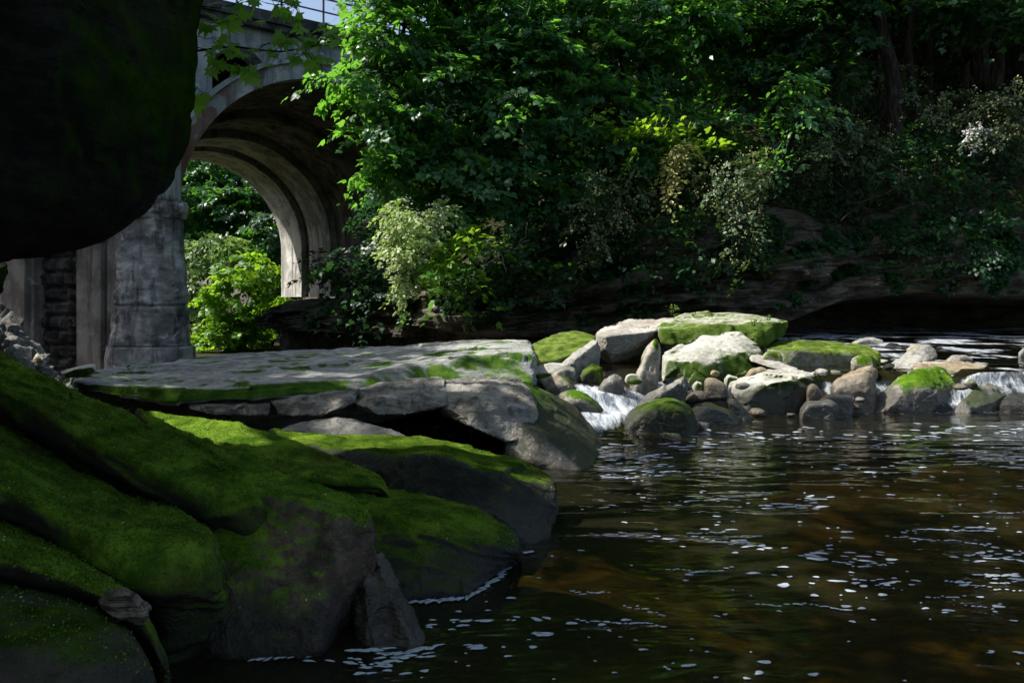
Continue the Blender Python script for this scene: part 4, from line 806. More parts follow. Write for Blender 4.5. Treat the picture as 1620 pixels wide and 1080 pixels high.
def crown_mesh(name, r, lobes, dens, leaf, size, mat, parent, a=.72, b=.5, c=.10, droop=.24, per=36, shell=.5):
    ps, ns_, ts = [], [], []
    for c0, rad in lobes:
        m = max(3, int(dens*(rad[0]*rad[2]+rad[0]*rad[1]+rad[1]*rad[2])*1.3)); d = unit(r.normal(size=(m, 3))); q = r.uniform(shell**2.2, 1, m)**(1/2.2)
        cen = np.asarray(c0)+d*q[:, None]*rad; out = d*[1, 1, .35]+r.normal(size=(m, 3))*.3
        x, y, z = sprays(r, cen, out, per, a, b, c, droop); ps.append(x); ns_.append(y); ts.append(z)
    ps, ns_, ts = map(np.concatenate, (ps, ns_, ts)); v, f = leaf_arrays(ps, ns_, ts, size*r.uniform(.5, 1.4, len(ps)), leaf)
    return mesh_obj(name, v, f, mat, parent, False)
def L(x, y, Y, rx, ry, rd): return (P(x, y, Y), np.array([rx/F*Y, rd, ry/F*Y]))
def plant(name, label, cat, base, lobes, mat, leaf=LOBED, size=.16, dens=2.6, group=None, trunk=.16, seed=1, flower=None, crown='crown', limbs=True, **kw):
    r = np.random.default_rng(seed); base = np.asarray(base, float); root = empty(name, base, label, cat, group)
    crown_mesh(crown, r, lobes, dens, leaf, size, M[mat], root, **kw)
    mb = MB(); cs = np.array([l[0] for l in lobes]); top = cs.mean(0)
    fork = base+(top-base)*.55; fork[:2] = base[:2]+(top-base)[:2]*.25
    if limbs:
        mb.tube(wiggle(base-[0, 0, .4], fork, 8, trunk*.5, r=r), np.linspace(trunk, trunk*.7, 8), 9)
        for c0, rad in lobes:
            mb.tube(wiggle(fork, c0, 7, trunk*.7, .1, r=r), np.linspace(trunk*.55, trunk*.12, 7), 6)
            for _ in range(4):
                e = unit(r.normal(size=3))*rad*.8; mb.tube(wiggle(c0-e*.1, c0+e, 5, .05, r=r), np.linspace(trunk*.16, .008, 5), 5)
        mb.build('trunk' if cat == 'tree' else 'stems', M['bark'], root)
    if flower:
        fm, dn, fs = flower; ps = []
        for c0, rad in lobes:
            m = int(dn*(rad[0]*rad[2])*4); d = unit(r.normal(size=(m, 3))); d[:, 1] = -np.abs(d[:, 1]); cc = np.asarray(c0)+d*r.uniform(.75, 1.08, m)[:, None]*rad
            ps.append(np.repeat(cc, 6, 0)+r.normal(size=(m*6, 3))*.06)
        ps = np.concatenate(ps); n = len(ps); v, f = leaf_arrays(ps, r.normal(size=(n, 3))+[0, -.6, .6], r.normal(size=(n, 3)), fs*r.uniform(.7, 1.3, n), SMALL)
        mesh_obj('blossom', v, f, M[fm], root, False)
    return root

# the big maple over the cliff, left lobes reaching out in front of the arch
plant('maple_tree', 'big leafy maple reaching left across the arch, its left fringe lit yellow green', 'tree', (.6, 25.2, 3.8), [
    L(590, 120, 22.5, 85, 75, 1.4), L(640, 40, 23, 100, 75, 1.8), L(640, 210, 22.5, 90, 60, 1.5), L(720, 120, 23.5, 110, 90, 2.0), L(760, 30, 24.5, 110, 80, 2.0), L(625, 272, 23.4, 60, 38, 1.0),
    L(700, 250, 23.4, 100, 60, 1.6), L(720, 330, 22.8, 85, 50, 1.4), L(820, 200, 23.5, 100, 70, 2.0), L(840, 90, 24.0, 100, 80, 2.0), L(800, 290, 23.3, 90, 60, 1.5), L(650, -60, 24, 130, 80, 2.2), L(800, -70, 25, 140, 90, 2.4)],
    'maple', LOBED, .215, 5.4, 'trees on the far bank', .22, 1)
plant('maple_tree', 'dark maple behind the fringe of the big maple, filling the middle of the far bank', 'tree', (4.2, 26, 5), [
    L(930, 180, 24.5, 100, 80, 1.8), L(900, 60, 24.5, 90, 60, 1.6), L(960, 30, 25.5, 110, 80, 2.0), L(1010, 130, 25.5, 90, 80, 1.8), L(900, 290, 23.6, 80, 55, 1.2), L(1000, 250, 24.4, 90, 50, 1.4), L(960, -70, 26, 140, 80, 2.4), L(1090, 30, 26, 100, 80, 2.2)],
    'maple', LOBED, .21, 5.2, 'trees on the far bank', .2, 2)
plant('ash_tree', 'tree with sunlit sprays hanging at the top centre right', 'tree', slope_at(1225, 165), [
    L(1110, 20, 24.5, 80, 50, 1.4), L(1160, -30, 25, 110, 70, 2), L(1130, 200, 24.3, 75, 40, 1.1), L(1060, 190, 24.2, 60, 32, 1.0), L(1240, 30, 26.5, 80, 50, 1.8), L(1180, 130, 26, 70, 50, 1.5)],
    'maple', OVAL, .21, 3.4, 'trees on the far bank', .2, 3)
plant('canopy_tree', 'dark leafy tree filling the bank between the sunlit sprays and the thick leaning trunk', 'tree', slope_at(1290, 190), [
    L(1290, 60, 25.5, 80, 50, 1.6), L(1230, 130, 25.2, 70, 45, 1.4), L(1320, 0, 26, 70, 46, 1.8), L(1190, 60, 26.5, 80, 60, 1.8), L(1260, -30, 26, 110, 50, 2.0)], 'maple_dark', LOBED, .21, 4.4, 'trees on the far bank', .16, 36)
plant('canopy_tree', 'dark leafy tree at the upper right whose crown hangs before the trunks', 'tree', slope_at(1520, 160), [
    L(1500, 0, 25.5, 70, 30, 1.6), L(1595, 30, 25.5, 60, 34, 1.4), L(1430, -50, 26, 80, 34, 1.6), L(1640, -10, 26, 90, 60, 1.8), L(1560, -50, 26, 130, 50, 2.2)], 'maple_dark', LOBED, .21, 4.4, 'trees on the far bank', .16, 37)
plant('sapling', 'drooping green sapling above the cliff, right of the pale hanging sprays', 'tree', slope_at(1290, 230), [
    L(1245, 180, 23.4, 42, 45, .8), L(1262, 140, 23.6, 55, 30, .9), L(1225, 245, 23.2, 26, 36, .6)], 'maple', OVAL, .19, 4.0, None, .07, 4, droop=.5)
plant('low_branch_tree', 'young tree with a lit low green branch drooping beside the white shrub', 'tree', (-1.0, 24.2, 3.0), [
    L(720, 400, 20.9, 48, 34, .8), L(690, 425, 20.7, 38, 22, .6), L(745, 372, 21.3, 40, 26, .8)], 'bright', LOBED, .21, 3.6, None, .09, 5, droop=.4)
plant('leaf_spray_tree', 'slim tree whose lit green sprays float before the dark middle of the bank', 'tree', slope_at(1100, 260), [
    L(1060, 195, 22.6, 60, 22, .8), L(1030, 205, 22.5, 40, 22, .6), L(1110, 225, 22.9, 45, 22, .7), L(950, 205, 23, 55, 22, .8)], 'bright', LOBED, .18, 2.6, None, .08, 6)
# shrubs hanging over the cliff
plant('white_shrub', 'dense pale flowering shrub in full sun at the right foot of the arch', 'shrub', (-3.1, 24.0, 2.7), [
    L(648, 350, 20.9, 50, 46, .9), L(625, 405, 20.7, 32, 38, .6), L(660, 402, 20.7, 36, 36, .6), L(635, 445, 20.6, 22, 30, .45), L(690, 340, 21.2, 36, 32, .7)], 'pale_leaf', SMALL, .12, 16, 'flowering shrubs', .06, 7, flower=('white_flower', 9, .055), a=.3, b=.22, c=.1, per=32, droop=.2)
plant('hanging_shrub', 'golden lit shrub hanging in a narrow tassel at the bank centre', 'shrub', slope_at(1075, 215), [
    L(1068, 250, 22.4, 22, 30, .45), L(1062, 290, 22.2, 16, 28, .35), L(1080, 235, 22.6, 25, 22, .5)], 'gold_leaf', SMALL, .13, 12, 'flowering shrubs', .04, 8, a=.26, b=.2, c=.1, droop=.4)
plant('hanging_shrub', 'grey green blossoming shrub hanging over the cliff, left of the golden tassel', 'shrub', slope_at(950, 290), [
    L(950, 300, 22.0, 45, 40, .7), L(925, 350, 21.8, 32, 38, .5), L(975, 345, 21.9, 34, 34, .5), L(935, 395, 21.7, 22, 28, .4), L(1000, 300, 22.2, 36, 34, .6)], 'olive', SMALL, .12, 9, 'flowering shrubs', .05, 9, flower=('yellow_flower', 7, .055), a=.3, b=.22, c=.1, droop=.3)
plant('hanging_shrub', 'long blossoming shrub hanging lowest down the cliff, right of the golden tassel', 'shrub', slope_at(1165, 240), [
    L(1165, 275, 22.0, 48, 36, .7), L(1150, 320, 21.8, 40, 34, .6), L(1180, 350, 21.6, 34, 34, .5), L(1172, 395, 21.5, 32, 30, .45), L(1120, 300, 22, 30, 40, .5), L(1195, 260, 22.2, 30, 40, .5)], 'olive', SMALL, .12, 9, 'flowering shrubs', .05, 10, flower=('yellow_flower', 9, .06), a=.3, b=.22, c=.1, droop=.3)
for i, (lab, lobes, fl) in enumerate([
    ('shaded shrub dotted with cream blossom below the tall trunks, nearest the drooping sapling', [L(1320, 200, 24.5, 60, 36, .8), L(1300, 250, 23.6, 50, 30, .7), L(1370, 225, 24.6, 50, 34, .8), L(1280, 200, 24.2, 40, 40, .7)], ('yellow_flower', 4, .06)),
    ('upper shaded shrub with sparse cream blossom around the tall trunk bases', [L(1390, 120, 27, 70, 34, 1.0), L(1340, 140, 26.5, 50, 30, .9), L(1440, 150, 26.5, 50, 30, .9)], ('yellow_flower', 4, .06)),
    ('wide cream blossom shrub at the right edge of the bank', [L(1560, 190, 24.2, 60, 34, .8), L(1600, 160, 24.5, 50, 36, .9), L(1510, 170, 24.8, 50, 30, .8), L(1640, 190, 24.2, 50, 36, .8), L(1590, 215, 23.8, 40, 20, .6)], ('yellow_flower', 13, .065)),
    ('dark shrub of mixed leaves between the two cream blossom shrubs', [L(1450, 220, 24.6, 60, 36, .9), L(1480, 260, 24.2, 50, 26, .7), L(1420, 270, 24.2, 50, 28, .7)], ('yellow_flower', 4, .055))]):
    plant('blossom_shrub', lab, 'shrub', slope_at(lobes[0][0][0]*F/lobes[0][0][1]+CX, 240), lobes, 'olive' if i != 3 else 'maple_dark', SMALL, .13, 7, 'blossoming shrubs on the shaded bank', .05, 20+i, flower=fl, a=.34, b=.25, c=.1)
plant('white_blossom_spray', 'small spray of pure white blossom hanging near the right edge', 'shrub', slope_at(1550, 215), [L(1535, 225, 23.4, 12, 18, .25), L(1548, 212, 23.5, 16, 10, .3)], 'olive', SMALL, .10, 6, None, .02, 31, flower=('white_flower', 60, .09), a=.16, b=.12)
plant('ledge_shrub', 'bluish green shrub in shade below the right side of the arch', 'shrub', (-5.6, 30.5, 2.2), [
    L(545, 440, 27.5, 55, 44, 1.2), L(510, 420, 27.8, 36, 26, .8), L(585, 400, 27, 40, 50, 1.2), L(575, 465, 26.5, 40, 26, .9), L(600, 340, 27, 40, 50, 1.2)], 'blue_leaf', LOBED, .19, 3.6, None, .07, 32)
plant('cliff_shrub', 'dark leafy shrub covering the cliff top under the big maple', 'shrub', (.9, 24, 3.6), [
    L(800, 390, 22.6, 70, 40, .8), L(860, 420, 22.3, 50, 30, .6), L(780, 440, 22.3, 45, 26, .6), L(870, 360, 23, 60, 40, .9), L(740, 460, 22.2, 40, 20, .5), L(840, 460, 22.1, 40, 20, .4)], 'maple_dark', LOBED, .17, 4.0, None, .06, 33)
plant('cliff_shrub', 'dark vine like shrub trailing down the cliff below the hanging blossom', 'shrub', slope_at(1060, 300), [
    L(1050, 380, 22.2, 45, 40, .5), L(1090, 350, 22.2, 40, 40, .6), L(1020, 420, 22, 34, 24, .35), L(1100, 420, 22, 26, 24, .3)], 'maple_dark', SMALL, .15, 5, None, .05, 34)
plant('cliff_shrub', 'dim green shrub trailing over the cave mouth at the right', 'shrub', slope_at(1500, 300), [
    L(1500, 370, 24.0, 60, 36, .5), L(1560, 400, 24.0, 60, 30, .5), L(1430, 400, 23.8, 40, 26, .4), L(1590, 340, 24.2, 60, 30, .6), L(1480, 430, 23.6, 40, 16, .3)], 'maple_dark', SMALL, .15, 5, None, .05, 35)
# seen through the arch
plant('sunlit_bush', 'bright yellow green bush beyond the arch beside the pier', 'shrub', P(370, 560, 56), [
    L(385, 430, 55, 52, 36, 2.2), L(360, 475, 55, 45, 40, 2.0), L(345, 530, 54, 30, 26, 1.3), L(395, 530, 56, 40, 30, 1.5), L(430, 500, 57, 34, 40, 1.5), L(310, 540, 56, 34, 30, 1.5), L(415, 430, 55.5, 34, 26, 1.5), L(380, 510, 54.5, 30, 26, 1.3)], 'bright', LOBED, .36, 1.9, None, .1, 40, a=.8, b=.55, c=.15)
plant('silver_bush', 'pale silver green tree behind the yellow green bush under the arch', 'tree', P(320, 560, 60), [
    L(330, 400, 59, 46, 34, 2.2), L(305, 450, 59, 34, 45, 2.0), L(300, 510, 59, 30, 40, 2.0), L(360, 390, 60, 30, 26, 1.6)], 'silver', OVAL, .40, 2.2, None, .15, 41, a=.8, b=.55, c=.15)
plant('valley_tree', 'tall leafy tree far beyond the arch, highest in its opening', 'tree', P(350, 540, 72), [
    L(330, 260, 72, 70, 40, 3), L(400, 300, 72, 50, 40, 3), L(300, 310, 70, 60, 50, 3), L(370, 330, 70, 60, 40, 3), L(420, 380, 68, 40, 50, 3), L(350, 380, 70, 60, 40, 3), L(260, 390, 70, 50, 60, 3), L(440, 440, 66, 34, 50, 3)], 'maple', LOBED, .48, 1.6, None, .3, 42, a=1, b=.7, c=.2)
plant('valley_tree', 'dark tree under the arch against the far right leg', 'tree', P(430, 560, 62), [
    L(430, 370, 61, 34, 40, 2), L(440, 450, 61, 30, 50, 2), L(410, 500, 61, 34, 40, 2)], 'maple_dark', LOBED, .40, 1.8, None, .2, 43, a=.8, b=.6, c=.2)

# tall forest trees further up the slope: one built, the others copies
def forest_tree(seed, mat, hgt, leaf, size):
    r = np.random.default_rng(seed); lob = []
    for z, R_ in ((.45, 2.2), (.55, 2.8), (.66, 3.0), (.76, 2.6), (.86, 2.0), (.95, 1.3)):
        for _ in range(3 if R_ > 1.5 else 1):
            th = r.uniform(0, 6.3); lob.append((np.array([math.cos(th)*R_*.75, math.sin(th)*R_*.75, hgt*z+r.normal()*.4]), np.array([R_*.72, R_*.72, R_*.42])))
    root = empty('forest_tree', (0, 0, 0), 'tall dark forest tree on the wooded slope behind the far bank', 'tree', 'forest trees on the slope')
    crown_mesh('crown', r, lob, 1.7, leaf, size, M[mat], root, a=.7, b=.5, c=.12)
    mb = MB(); spine = wiggle((0, 0, -.6), (0, 0, hgt*.95), 12, .16, r=r); mb.tube(spine, np.linspace(.21, .03, 12), 10)
    for c0, rad in lob: mb.tube(wiggle((0, 0, c0[2]-1.0), c0, 6, .08, r=r), np.linspace(.07, .015, 6), 6)
    for _ in range(8):
        z = r.uniform(.2, .5)*hgt; th = r.uniform(0, 6.3); mb.tube(wiggle((0, 0, z), (math.cos(th)*1.6, math.sin(th)*1.6, z+.7), 6, .1, r=r), np.linspace(.04, .008, 6), 5)
    mb.build('trunk', M['bark'], root); return root
protos = [forest_tree(50, 'maple_dark', 13, LOBED, .24), forest_tree(51, 'maple_dark', 15, OVAL, .26), forest_tree(52, 'maple', 12, LOBED, .24)]
fr2 = np.random.default_rng(77); used = set()
def place(i, base, s=1.):
    p = protos[i]
    if i in used:
        q = p.copy(); col.objects.link(q)
        for ch in p.children:
            c = ch.copy(); col.objects.link(c); c.parent = q
        p = q
    used.add(i); p.location = [float(a) for a in base]; p.rotation_euler = (fr2.normal()*.04, fr2.normal()*.04, fr2.uniform(0, 6.3)); p.scale = (s, s, s)
    return p
for x, y in [(1130, 120), (1225, 150), (1310, 120), (1395, 205), (1425, 210), (1462, 190), (1545, 130), (1575, 190), (1620, 140), (1690, 180), (1010, 160), (940, 120), (1500, 100), (1340, 60), (1180, 60), (1060, 60), (1280, 180), (1520, 190), (1650, 200), (1720, 150), (1440, 150)]:
    place(int(fr2.integers(0, 3)), slope_at(x, y), fr2.uniform(.85, 1.2))
for x, Y in [(6, 36), (1, 35), (10, 38), (14, 36), (19, 37), (24, 36), (3, 41), (8, 44), (14, 45), (20, 44), (27, 42), (33, 38), (-2, 44), (5, 50), (12, 52), (22, 52), (30, 50), (38, 46), (27, 30), (33, 31), (24, 28.5), (40, 34)]:
    pts = SLOPE.reshape(-1, 3); q = pts[np.argmin((pts[:, 0]-x)**2+(pts[:, 1]-Y)**2)]
    place(int(fr2.integers(0, 3)), q, fr2.uniform(.9, 1.3))
for i, (x, Y) in enumerate([(-30, 75), (-20, 85), (-38, 90), (-12, 90), (-28, 100), (-45, 70), (-5, 80)]):
    t = place(i % 3, (x, Y, -1.2), 1.5); t['label'] = 'distant valley tree seen beyond the arch'; t['group'] = 'trees beyond the arch'
# left bank trees that shade the slab and the foreground
for i, (x, Y, z, s) in enumerate([(-12.2, 13.2, 3, .95), (-15, 17.5, 6, .9), (-14.5, 10.2, 5, 1.0)]):
    t = place(i % 3, (x, Y, z), s); t['label'] = 'tall tree on the left bank shading the slab and ledges'; t['group'] = 'trees on the left bank'

def shade_tree(label, base, lobes, seed):  # unseen trees added, crowns placed to shade the pool and foreground
    plant('added_shade_tree', label, 'tree', base, [(np.array(c, float), np.array(d, float)) for c, d in lobes], 'maple', LOBED, .22, 2.2, 'trees on the left bank', .25, seed)
shade_tree('unseen tree added on the left bank to shade the near water', (-9.5, 6.0, 3), [((-7.2, 4.0, 10.5), (2.2, 1.5, 1.2)), ((-5, 8.5, 11.3), (2.4, 1.9, 1.3)), ((-4.5, 5.2, 11.6), (2.4, 2.2, 1.3)), ((-1.8, 7.6, 12.2), (2.4, 2.2, 1.3)), ((-2, 4.2, 12.4), (2.6, 2.4, 1.3)), ((1, 6.4, 13), (2.2, 2.2, 1.3)), ((1.2, 9.0, 13.2), (1.6, 1.4, 1.0))], 70)
shade_tree('unseen tree added behind the viewer to cut sky light on the pool', (-6, -5, 2), [((-5, -3, 9), (3.2, 3, 2)), ((-1, -4, 10), (3.4, 3, 2)), ((3, -5, 10), (3.4, 3, 2)), ((-3, -6, 12), (4, 3, 2)), ((1, 0, 11.5), (2.6, 2.2, 1.4)), ((7, -4, 9), (3.2, 3, 2.2)), ((0, -8, 6), (4, 2, 2.5)), ((6, -8, 6), (4, 2, 2.5))], 71)
shade_tree('second unseen tree added on the left bank to shade the pool and corner ledges', (-11.5, 10.2, 4), [((-6.8, 9.3, 12), (2.2, 1.2, 1.2)), ((-3.2, 9.7, 13), (2.2, 1.1, 1.2)), ((.4, 9.5, 13.8), (2.2, 1.2, 1.2)), ((3.4, 8.8, 14.5), (2, 1.4, 1.2)), ((-9, 1.6, 10), (2.4, 1.6, 1.3)), ((-6.5, 2.4, 10.4), (2.0, 1.4, 1.1))], 72)
# bare trunks in front of the dark wood
for i, (lab, x0, y0, x1, y1, Y, r_) in enumerate([
    ('thick bare trunk leaning left at the right of the bank', 1425, 225, 1375, -60, 26, .24), ('slender pale trunk right of the thick leaning one', 1448, 205, 1436, -60, 26.5, .12),
    ('dark crooked trunk behind the sunlit hanging sprays', 1228, 165, 1212, -60, 25.5, .15), ('straight trunk close to the right edge', 1573, 130, 1560, -60, 27, .22), ('forked trunk between the pale and the rightmost trunk', 1548, 120, 1500, -60, 28, .12)]):
    mb = MB(); a, b = P(x0, y0+10, Y), P(x1, y1, Y); mb.tube(wiggle(a, b, 12, .07), np.linspace(r_, r_*.8, 12), 12)
    top = b+(b-a)*1.2; mb.tube(wiggle(b, top, 8, .1), np.linspace(r_*.8, r_*.3, 8), 10)
    root = empty('bare_tree', a, lab, 'tree', 'bare trunks'); mb.build('trunk', M['bark'], root)
    crown_mesh('crown', np.random.default_rng(60+i), [(top, np.array([2.4, 2.4, 1.6])), (top+[1.5, .5, -1.2], np.array([1.6, 1.6, 1.0])), (top+[-1.4, -.3, -.8], np.array([1.6, 1.6, 1.0]))], 1.6, LOBED, .24, M['maple_dark'], root)

# undergrowth: leaves over slope and cliff face
r = np.random.default_rng(91)
i = r.integers(0, 30, 52000); j = r.integers(int(s_c/.18), SLOPE.shape[1]-1, 52000)
pts = SLOPE[i, j]+r.normal(size=(52000, 3))*[.25, .25, .0]; kp = fbm(pts*.5, 3) > -.18; pts = pts[kp]; pts[:, 2] += np.abs(r.normal(size=len(pts)))*.35
i = r.integers(0, 80, 110000); j = r.integers(int(s_c/.18)-40, SLOPE.shape[1]-1, 110000); fp = FACE[i, j]; kp = (fbm(fp*.7+9, 3)+(i-34)/80*.5 > .13); fp = fp[kp]+r.normal(size=(kp.sum(), 3))*.06-[0, .1, 0]
pa = np.concatenate([pts, fp]); n = len(pa); v, f = leaf_arrays(pa, r.normal(size=(n, 3))*.5+[0, -.5, .8], r.normal(size=(n, 3))*.6+[0, -.6, -.4], r.uniform(.10, .22, n), LOBED)
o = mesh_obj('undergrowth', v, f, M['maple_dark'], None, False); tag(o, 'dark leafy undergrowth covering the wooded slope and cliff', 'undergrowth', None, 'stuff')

# dead branches on the cliff
mb = MB(); a = P(790, 395, 21.8)
for e in [(750, 372), (765, 385), (838, 380), (810, 392), (830, 392), (752, 440), (800, 432), (770, 410)]:
    b = P(*e, 21.6); q = wiggle(a, b, 7, .06); mb.tube(q, np.linspace(.025, .006, 7), 5); mb.tube(wiggle(q[4], q[4]+r.normal(size=3)*.35, 5, .03), np.linspace(.01, .004, 5), 5)
o = mb.build('dead_branch', M['dead']); tag(o, 'bare grey dead branch sticking out under the lit low green branch', 'branch')
mb = MB()
for e in [(1300, 270, 1390, 330), (1330, 350, 1420, 290), (1340, 320, 1450, 300), (1400, 280, 1380, 370), (1410, 260, 1440, 340), (1360, 300, 1370, 350)]:
    mb.tube(wiggle(P(*e[:2], 23.2), P(*e[2:], 23.4), 9, .09), np.linspace(.02, .008, 9), 5)
o = mb.build('dead_branches', M['bark']); o.name = 'dead_thicket'; tag(o, 'tangle of thin bare stems above the cave mouth', 'branch')

mb = MB()
for e in [(72, 622, 6.0, 136, 662, 5.35), (100, 640, 5.7, 128, 640, 5.6)]:
    a_, b_ = P(*e[:3]), P(*e[3:]); mb.tube(wiggle(a_+[0, 0, .03], b_+[0, 0, .03], 9, .02), np.linspace(.006, .003, 9), 5)
tag(mb.build('twig', M['bark']), 'thin dark twig lying on the broad upper mossy ledge', 'twig')
# sprouts on the capping slab
for lab, x, y, Y, hgt in [('tall leafy sprout on top of the capping slab', 1066, 501, 16.8, .24), ('tiny sprout beside the tall sprout on the capping slab', 1097, 502, 16.9, .08), ('leafy tuft hanging on the right front of the capping slab', 1192, 514, 15.75, .12), ('grassy tuft near the right end of the capping slab', 1216, 508, 16.5, .12)]:
    b = P(x, y, Y); root = empty('sprout', b, lab, 'plant', 'sprouts on the capping slab'); mb = MB(); n = 40; q = np.random.default_rng(int(x)); pos = b+q.normal(size=(n, 3))*[hgt*.28, hgt*.2, 0]; pos[:, 2] += q.uniform(0, hgt, n)
    for _ in range(4): mb.tube(wiggle(b-[0, 0, .03], b+[q.normal()*.05, q.normal()*.05, hgt], 4, .01, r=q), .005, 4)
    v, f = leaf_arrays(pos, q.normal(size=(n, 3))*.6+[0, -.2, .8], q.normal(size=(n, 3)), q.uniform(.03, .06, n), OVAL); mb.build('stem', M['bark'], root); mesh_obj('leaves', v, f, M['bright'], root, False)

# maple branch hanging in from the overhang
mbr = empty('maple_branch', P(312, 80, 5.2), 'thin maple branch with translucent green leaves hanging beside the overhang', 'branch')
tw = MB(); LP, LN_, LT = [], [], []; q = np.random.default_rng(14)
def twig(a, b, n_leaf, r0, sag=.02, size=1.):
    pts = wiggle(a, b, 9, .012, sag, r=q); tw.tube(pts, np.linspace(r0, r0*.4, 9), 6)
    for _ in range(n_leaf):
        i = q.integers(2, 9); c = pts[i]; d = unit(q.normal(size=3)*[1, .6, .6]); e = c+d*q.uniform(.04, .10); tw.tube([c, (c+e)/2+[0, 0, .006], e], .0016, 4)
        LP.append(e); LN_.append(np.array([0, -.75, .55])+q.normal(size=3)*.35); LT.append(d*.5+[q.normal()*.5, 0, -.7])
    return pts
m1 = twig(P(300, 82, 5.3), P(525, 72, 5.0), 8, .0085, .02)
twig(m1[4], P(435, 55, 5.05), 5, .004); twig(m1[5], P(470, 45, 5.0), 6, .004); twig(m1[6], P(510, 50, 5.0), 8, .004); twig(m1[7], P(530, 62, 4.95), 8, .004); twig(m1[6], P(490, 88, 5.0), 6, .004)
m2 = twig(P(308, 78, 5.25), P(345, 98, 5.1), 1, .004, .01); twig(m2[-1], P(395, 104, 5.0), 7, .003); twig(m2[-1], P(375, 92, 5.0), 4, .003)
m3 = twig(P(316, 10, 5.2), P(420, 5, 5.0), 12, .004, .01); twig(P(318, 25, 5.2), P(350, 42, 5.0), 5, .003); twig(m3[-1], P(470, 12, 5.0), 9, .003); twig(P(330, -30, 5.2), P(460, -10, 5), 9, .005)
twig(P(310, 60, 5.2), P(340, 62, 5.0), 3, .003); twig(P(305, 150, 5.1), P(335, 155, 4.95), 4, .003)
tw.build('twigs', M['bark'], mbr); n = len(LP); v, f = leaf_arrays(np.array(LP), np.array(LN_), np.array(LT), q.uniform(.075, .125, n), MAPLE); mesh_obj('leaves', v, f, M['maple_lit'], mbr, False)

# short moss tufts that roughen the mossy tops
q = np.random.default_rng(51); TP, TN = [], []
for o, cnt in zip(ROCKS[:8], (15000, 13000, 8000, 1300, 7000, 6000, 6000, 2500)):
    co = np.empty(len(o.data.vertices)*3); o.data.vertices.foreach_get('co', co); co = co.reshape(-1, 3)+np.array(o.location); no = np.empty_like(co).ravel(); o.data.vertices.foreach_get('normal', no); no = no.reshape(-1, 3)
    u = CX+F*co[:, 0]/co[:, 1]; pr_ = np.clip((no[:, 2]-.35)*1.6+fbm(co*1.7, 3)*.9, 0, 1)*(u > -30); pr_ /= pr_.sum()
    i = q.choice(len(co), cnt, True, pr_); t_ = unit(np.cross(no[i], q.normal(size=(cnt, 3)))); TP.append(co[i]+t_*q.uniform(0, .02, cnt)[:, None]-no[i]*.003); TN.append(no[i])
TP, TN = np.concatenate(TP), np.concatenate(TN); n = len(TP)
v, f = leaf_arrays(TP, q.normal(size=(n, 3))+TN*.3, TN+q.normal(size=(n, 3))*.7, q.uniform(.006, .017, n), SMALL)
M['tuft'] = leaf_mat('moss_tuft', (.035, .075, .008), (.16, .24, .03), (.16, .28, .02), .3, .1, .8)
o = mesh_obj('moss', v, f, M['tuft'], None, False); tag(o, 'short green moss tufts roughening the foreground ledges', 'moss', None, 'stuff')
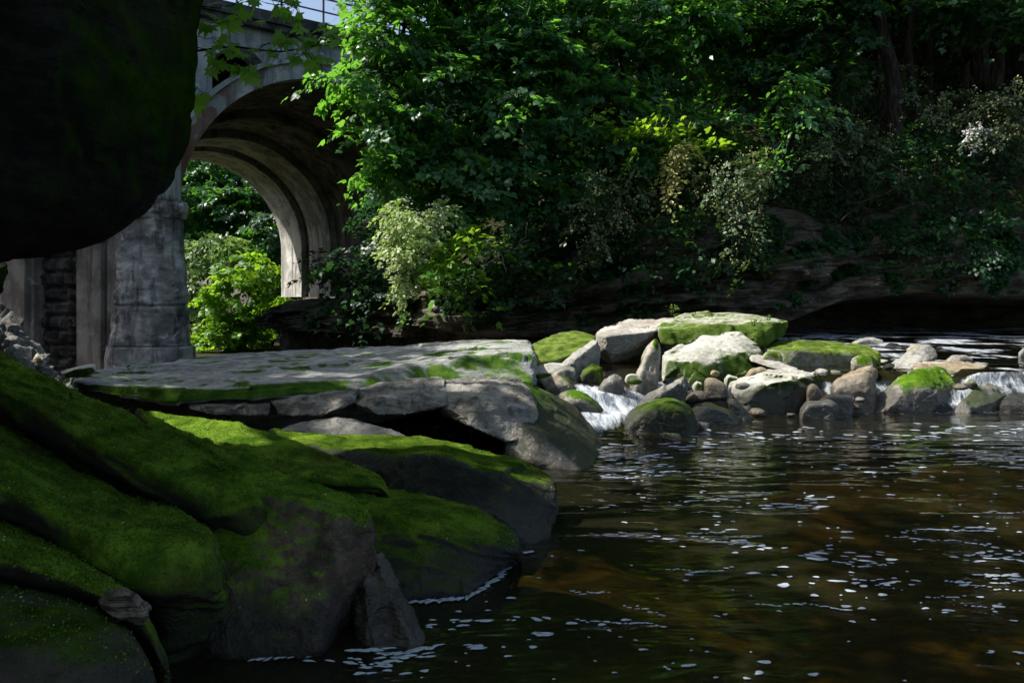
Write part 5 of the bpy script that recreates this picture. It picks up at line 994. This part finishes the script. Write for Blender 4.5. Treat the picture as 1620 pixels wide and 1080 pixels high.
# fallen petals on the moss
FV2, FF2 = [], []; q = np.random.default_rng(33)
for o in ROCKS[:8]:
    co = np.empty(len(o.data.vertices)*3); o.data.vertices.foreach_get('co', co); co = co.reshape(-1, 3)+np.array(o.location); no = np.empty_like(co).ravel(); o.data.vertices.foreach_get('normal', no); no = no.reshape(-1, 3)
    u = CX+F*co[:, 0]/co[:, 1]; ok = np.where((no[:, 2] > .55) & (u > -20))[0]
    for i in q.choice(ok, min(len(ok), 16), False):
        n_ = unit(no[i]); t_ = unit(np.cross(n_, q.normal(size=3))); b_ = np.cross(n_, t_); r_ = q.uniform(.0025, .005)*q.uniform(.6, 1.3); k_ = len(FV2); c = co[i]+n_*.004
        for th in np.linspace(0, 2*math.pi, 6, endpoint=False): FV2.append(c+(t_*math.cos(th)*1.4+b_*math.sin(th))*r_+n_*q.uniform(0, .004))
        FF2.append(tuple(range(k_, k_+6)))
o = mesh_obj('petals', FV2, FF2, M['white_flower'], None, False); tag(o, 'tiny white fallen petals sprinkled over the mossy ledges', 'petals', None, 'stuff')

# ------------------------------------------------------------------ light, sky, camera
w = bpy.data.worlds.new('World'); scene.world = w; w.use_nodes = True; nt = w.node_tree
for n in list(nt.nodes): nt.nodes.remove(n)
sk = nt.nodes.new('ShaderNodeTexSky'); sk.sky_type = 'NISHITA'; sk.sun_disc = False
sk.sun_elevation = math.asin(SUN[2]); sk.sun_rotation = math.atan2(SUN[0], SUN[1]); sk.air_density = 1.0; sk.dust_density = 3.0
bg = nt.nodes.new('ShaderNodeBackground'); bg.inputs[1].default_value = .10; wo = nt.nodes.new('ShaderNodeOutputWorld')
nt.links.new(sk.outputs[0], bg.inputs[0]); nt.links.new(bg.outputs[0], wo.inputs[0])
ld = bpy.data.lights.new('sun', 'SUN'); ld.energy = 4.5; ld.angle = math.radians(.53); ld.color = (1, .95, .86)
lo = bpy.data.objects.new('sun', ld); col.objects.link(lo)
from mathutils import Vector
lo.rotation_euler = Vector(-SUN).to_track_quat('-Z', 'Y').to_euler(); lo.location = (0, 0, 40)
cd = bpy.data.cameras.new('camera'); cam = bpy.data.objects.new('camera', cd); col.objects.link(cam); scene.camera = cam
cam.location = (0, 0, H); cam.rotation_euler = (math.pi/2, 0, 0); cd.sensor_width = 36; cd.lens = F/1620*36; cd.shift_y = -(540-HY)/1620; cd.clip_end = 3000; cd.clip_start = .05
vs = scene.view_settings; vs.view_transform = 'Standard'; vs.look = 'None'; vs.exposure = 0.95; vs.gamma = 1; vs.use_curve_mapping = False
scene.render.engine = 'CYCLES'; cy = scene.cycles
cy.use_denoising = True; cy.max_bounces = 7; cy.diffuse_bounces = 3; cy.glossy_bounces = 3; cy.transmission_bounces = 4; cy.transparent_max_bounces = 10; cy.caustics_reflective = False; cy.caustics_refractive = False; cy.sample_clamp_indirect = 4
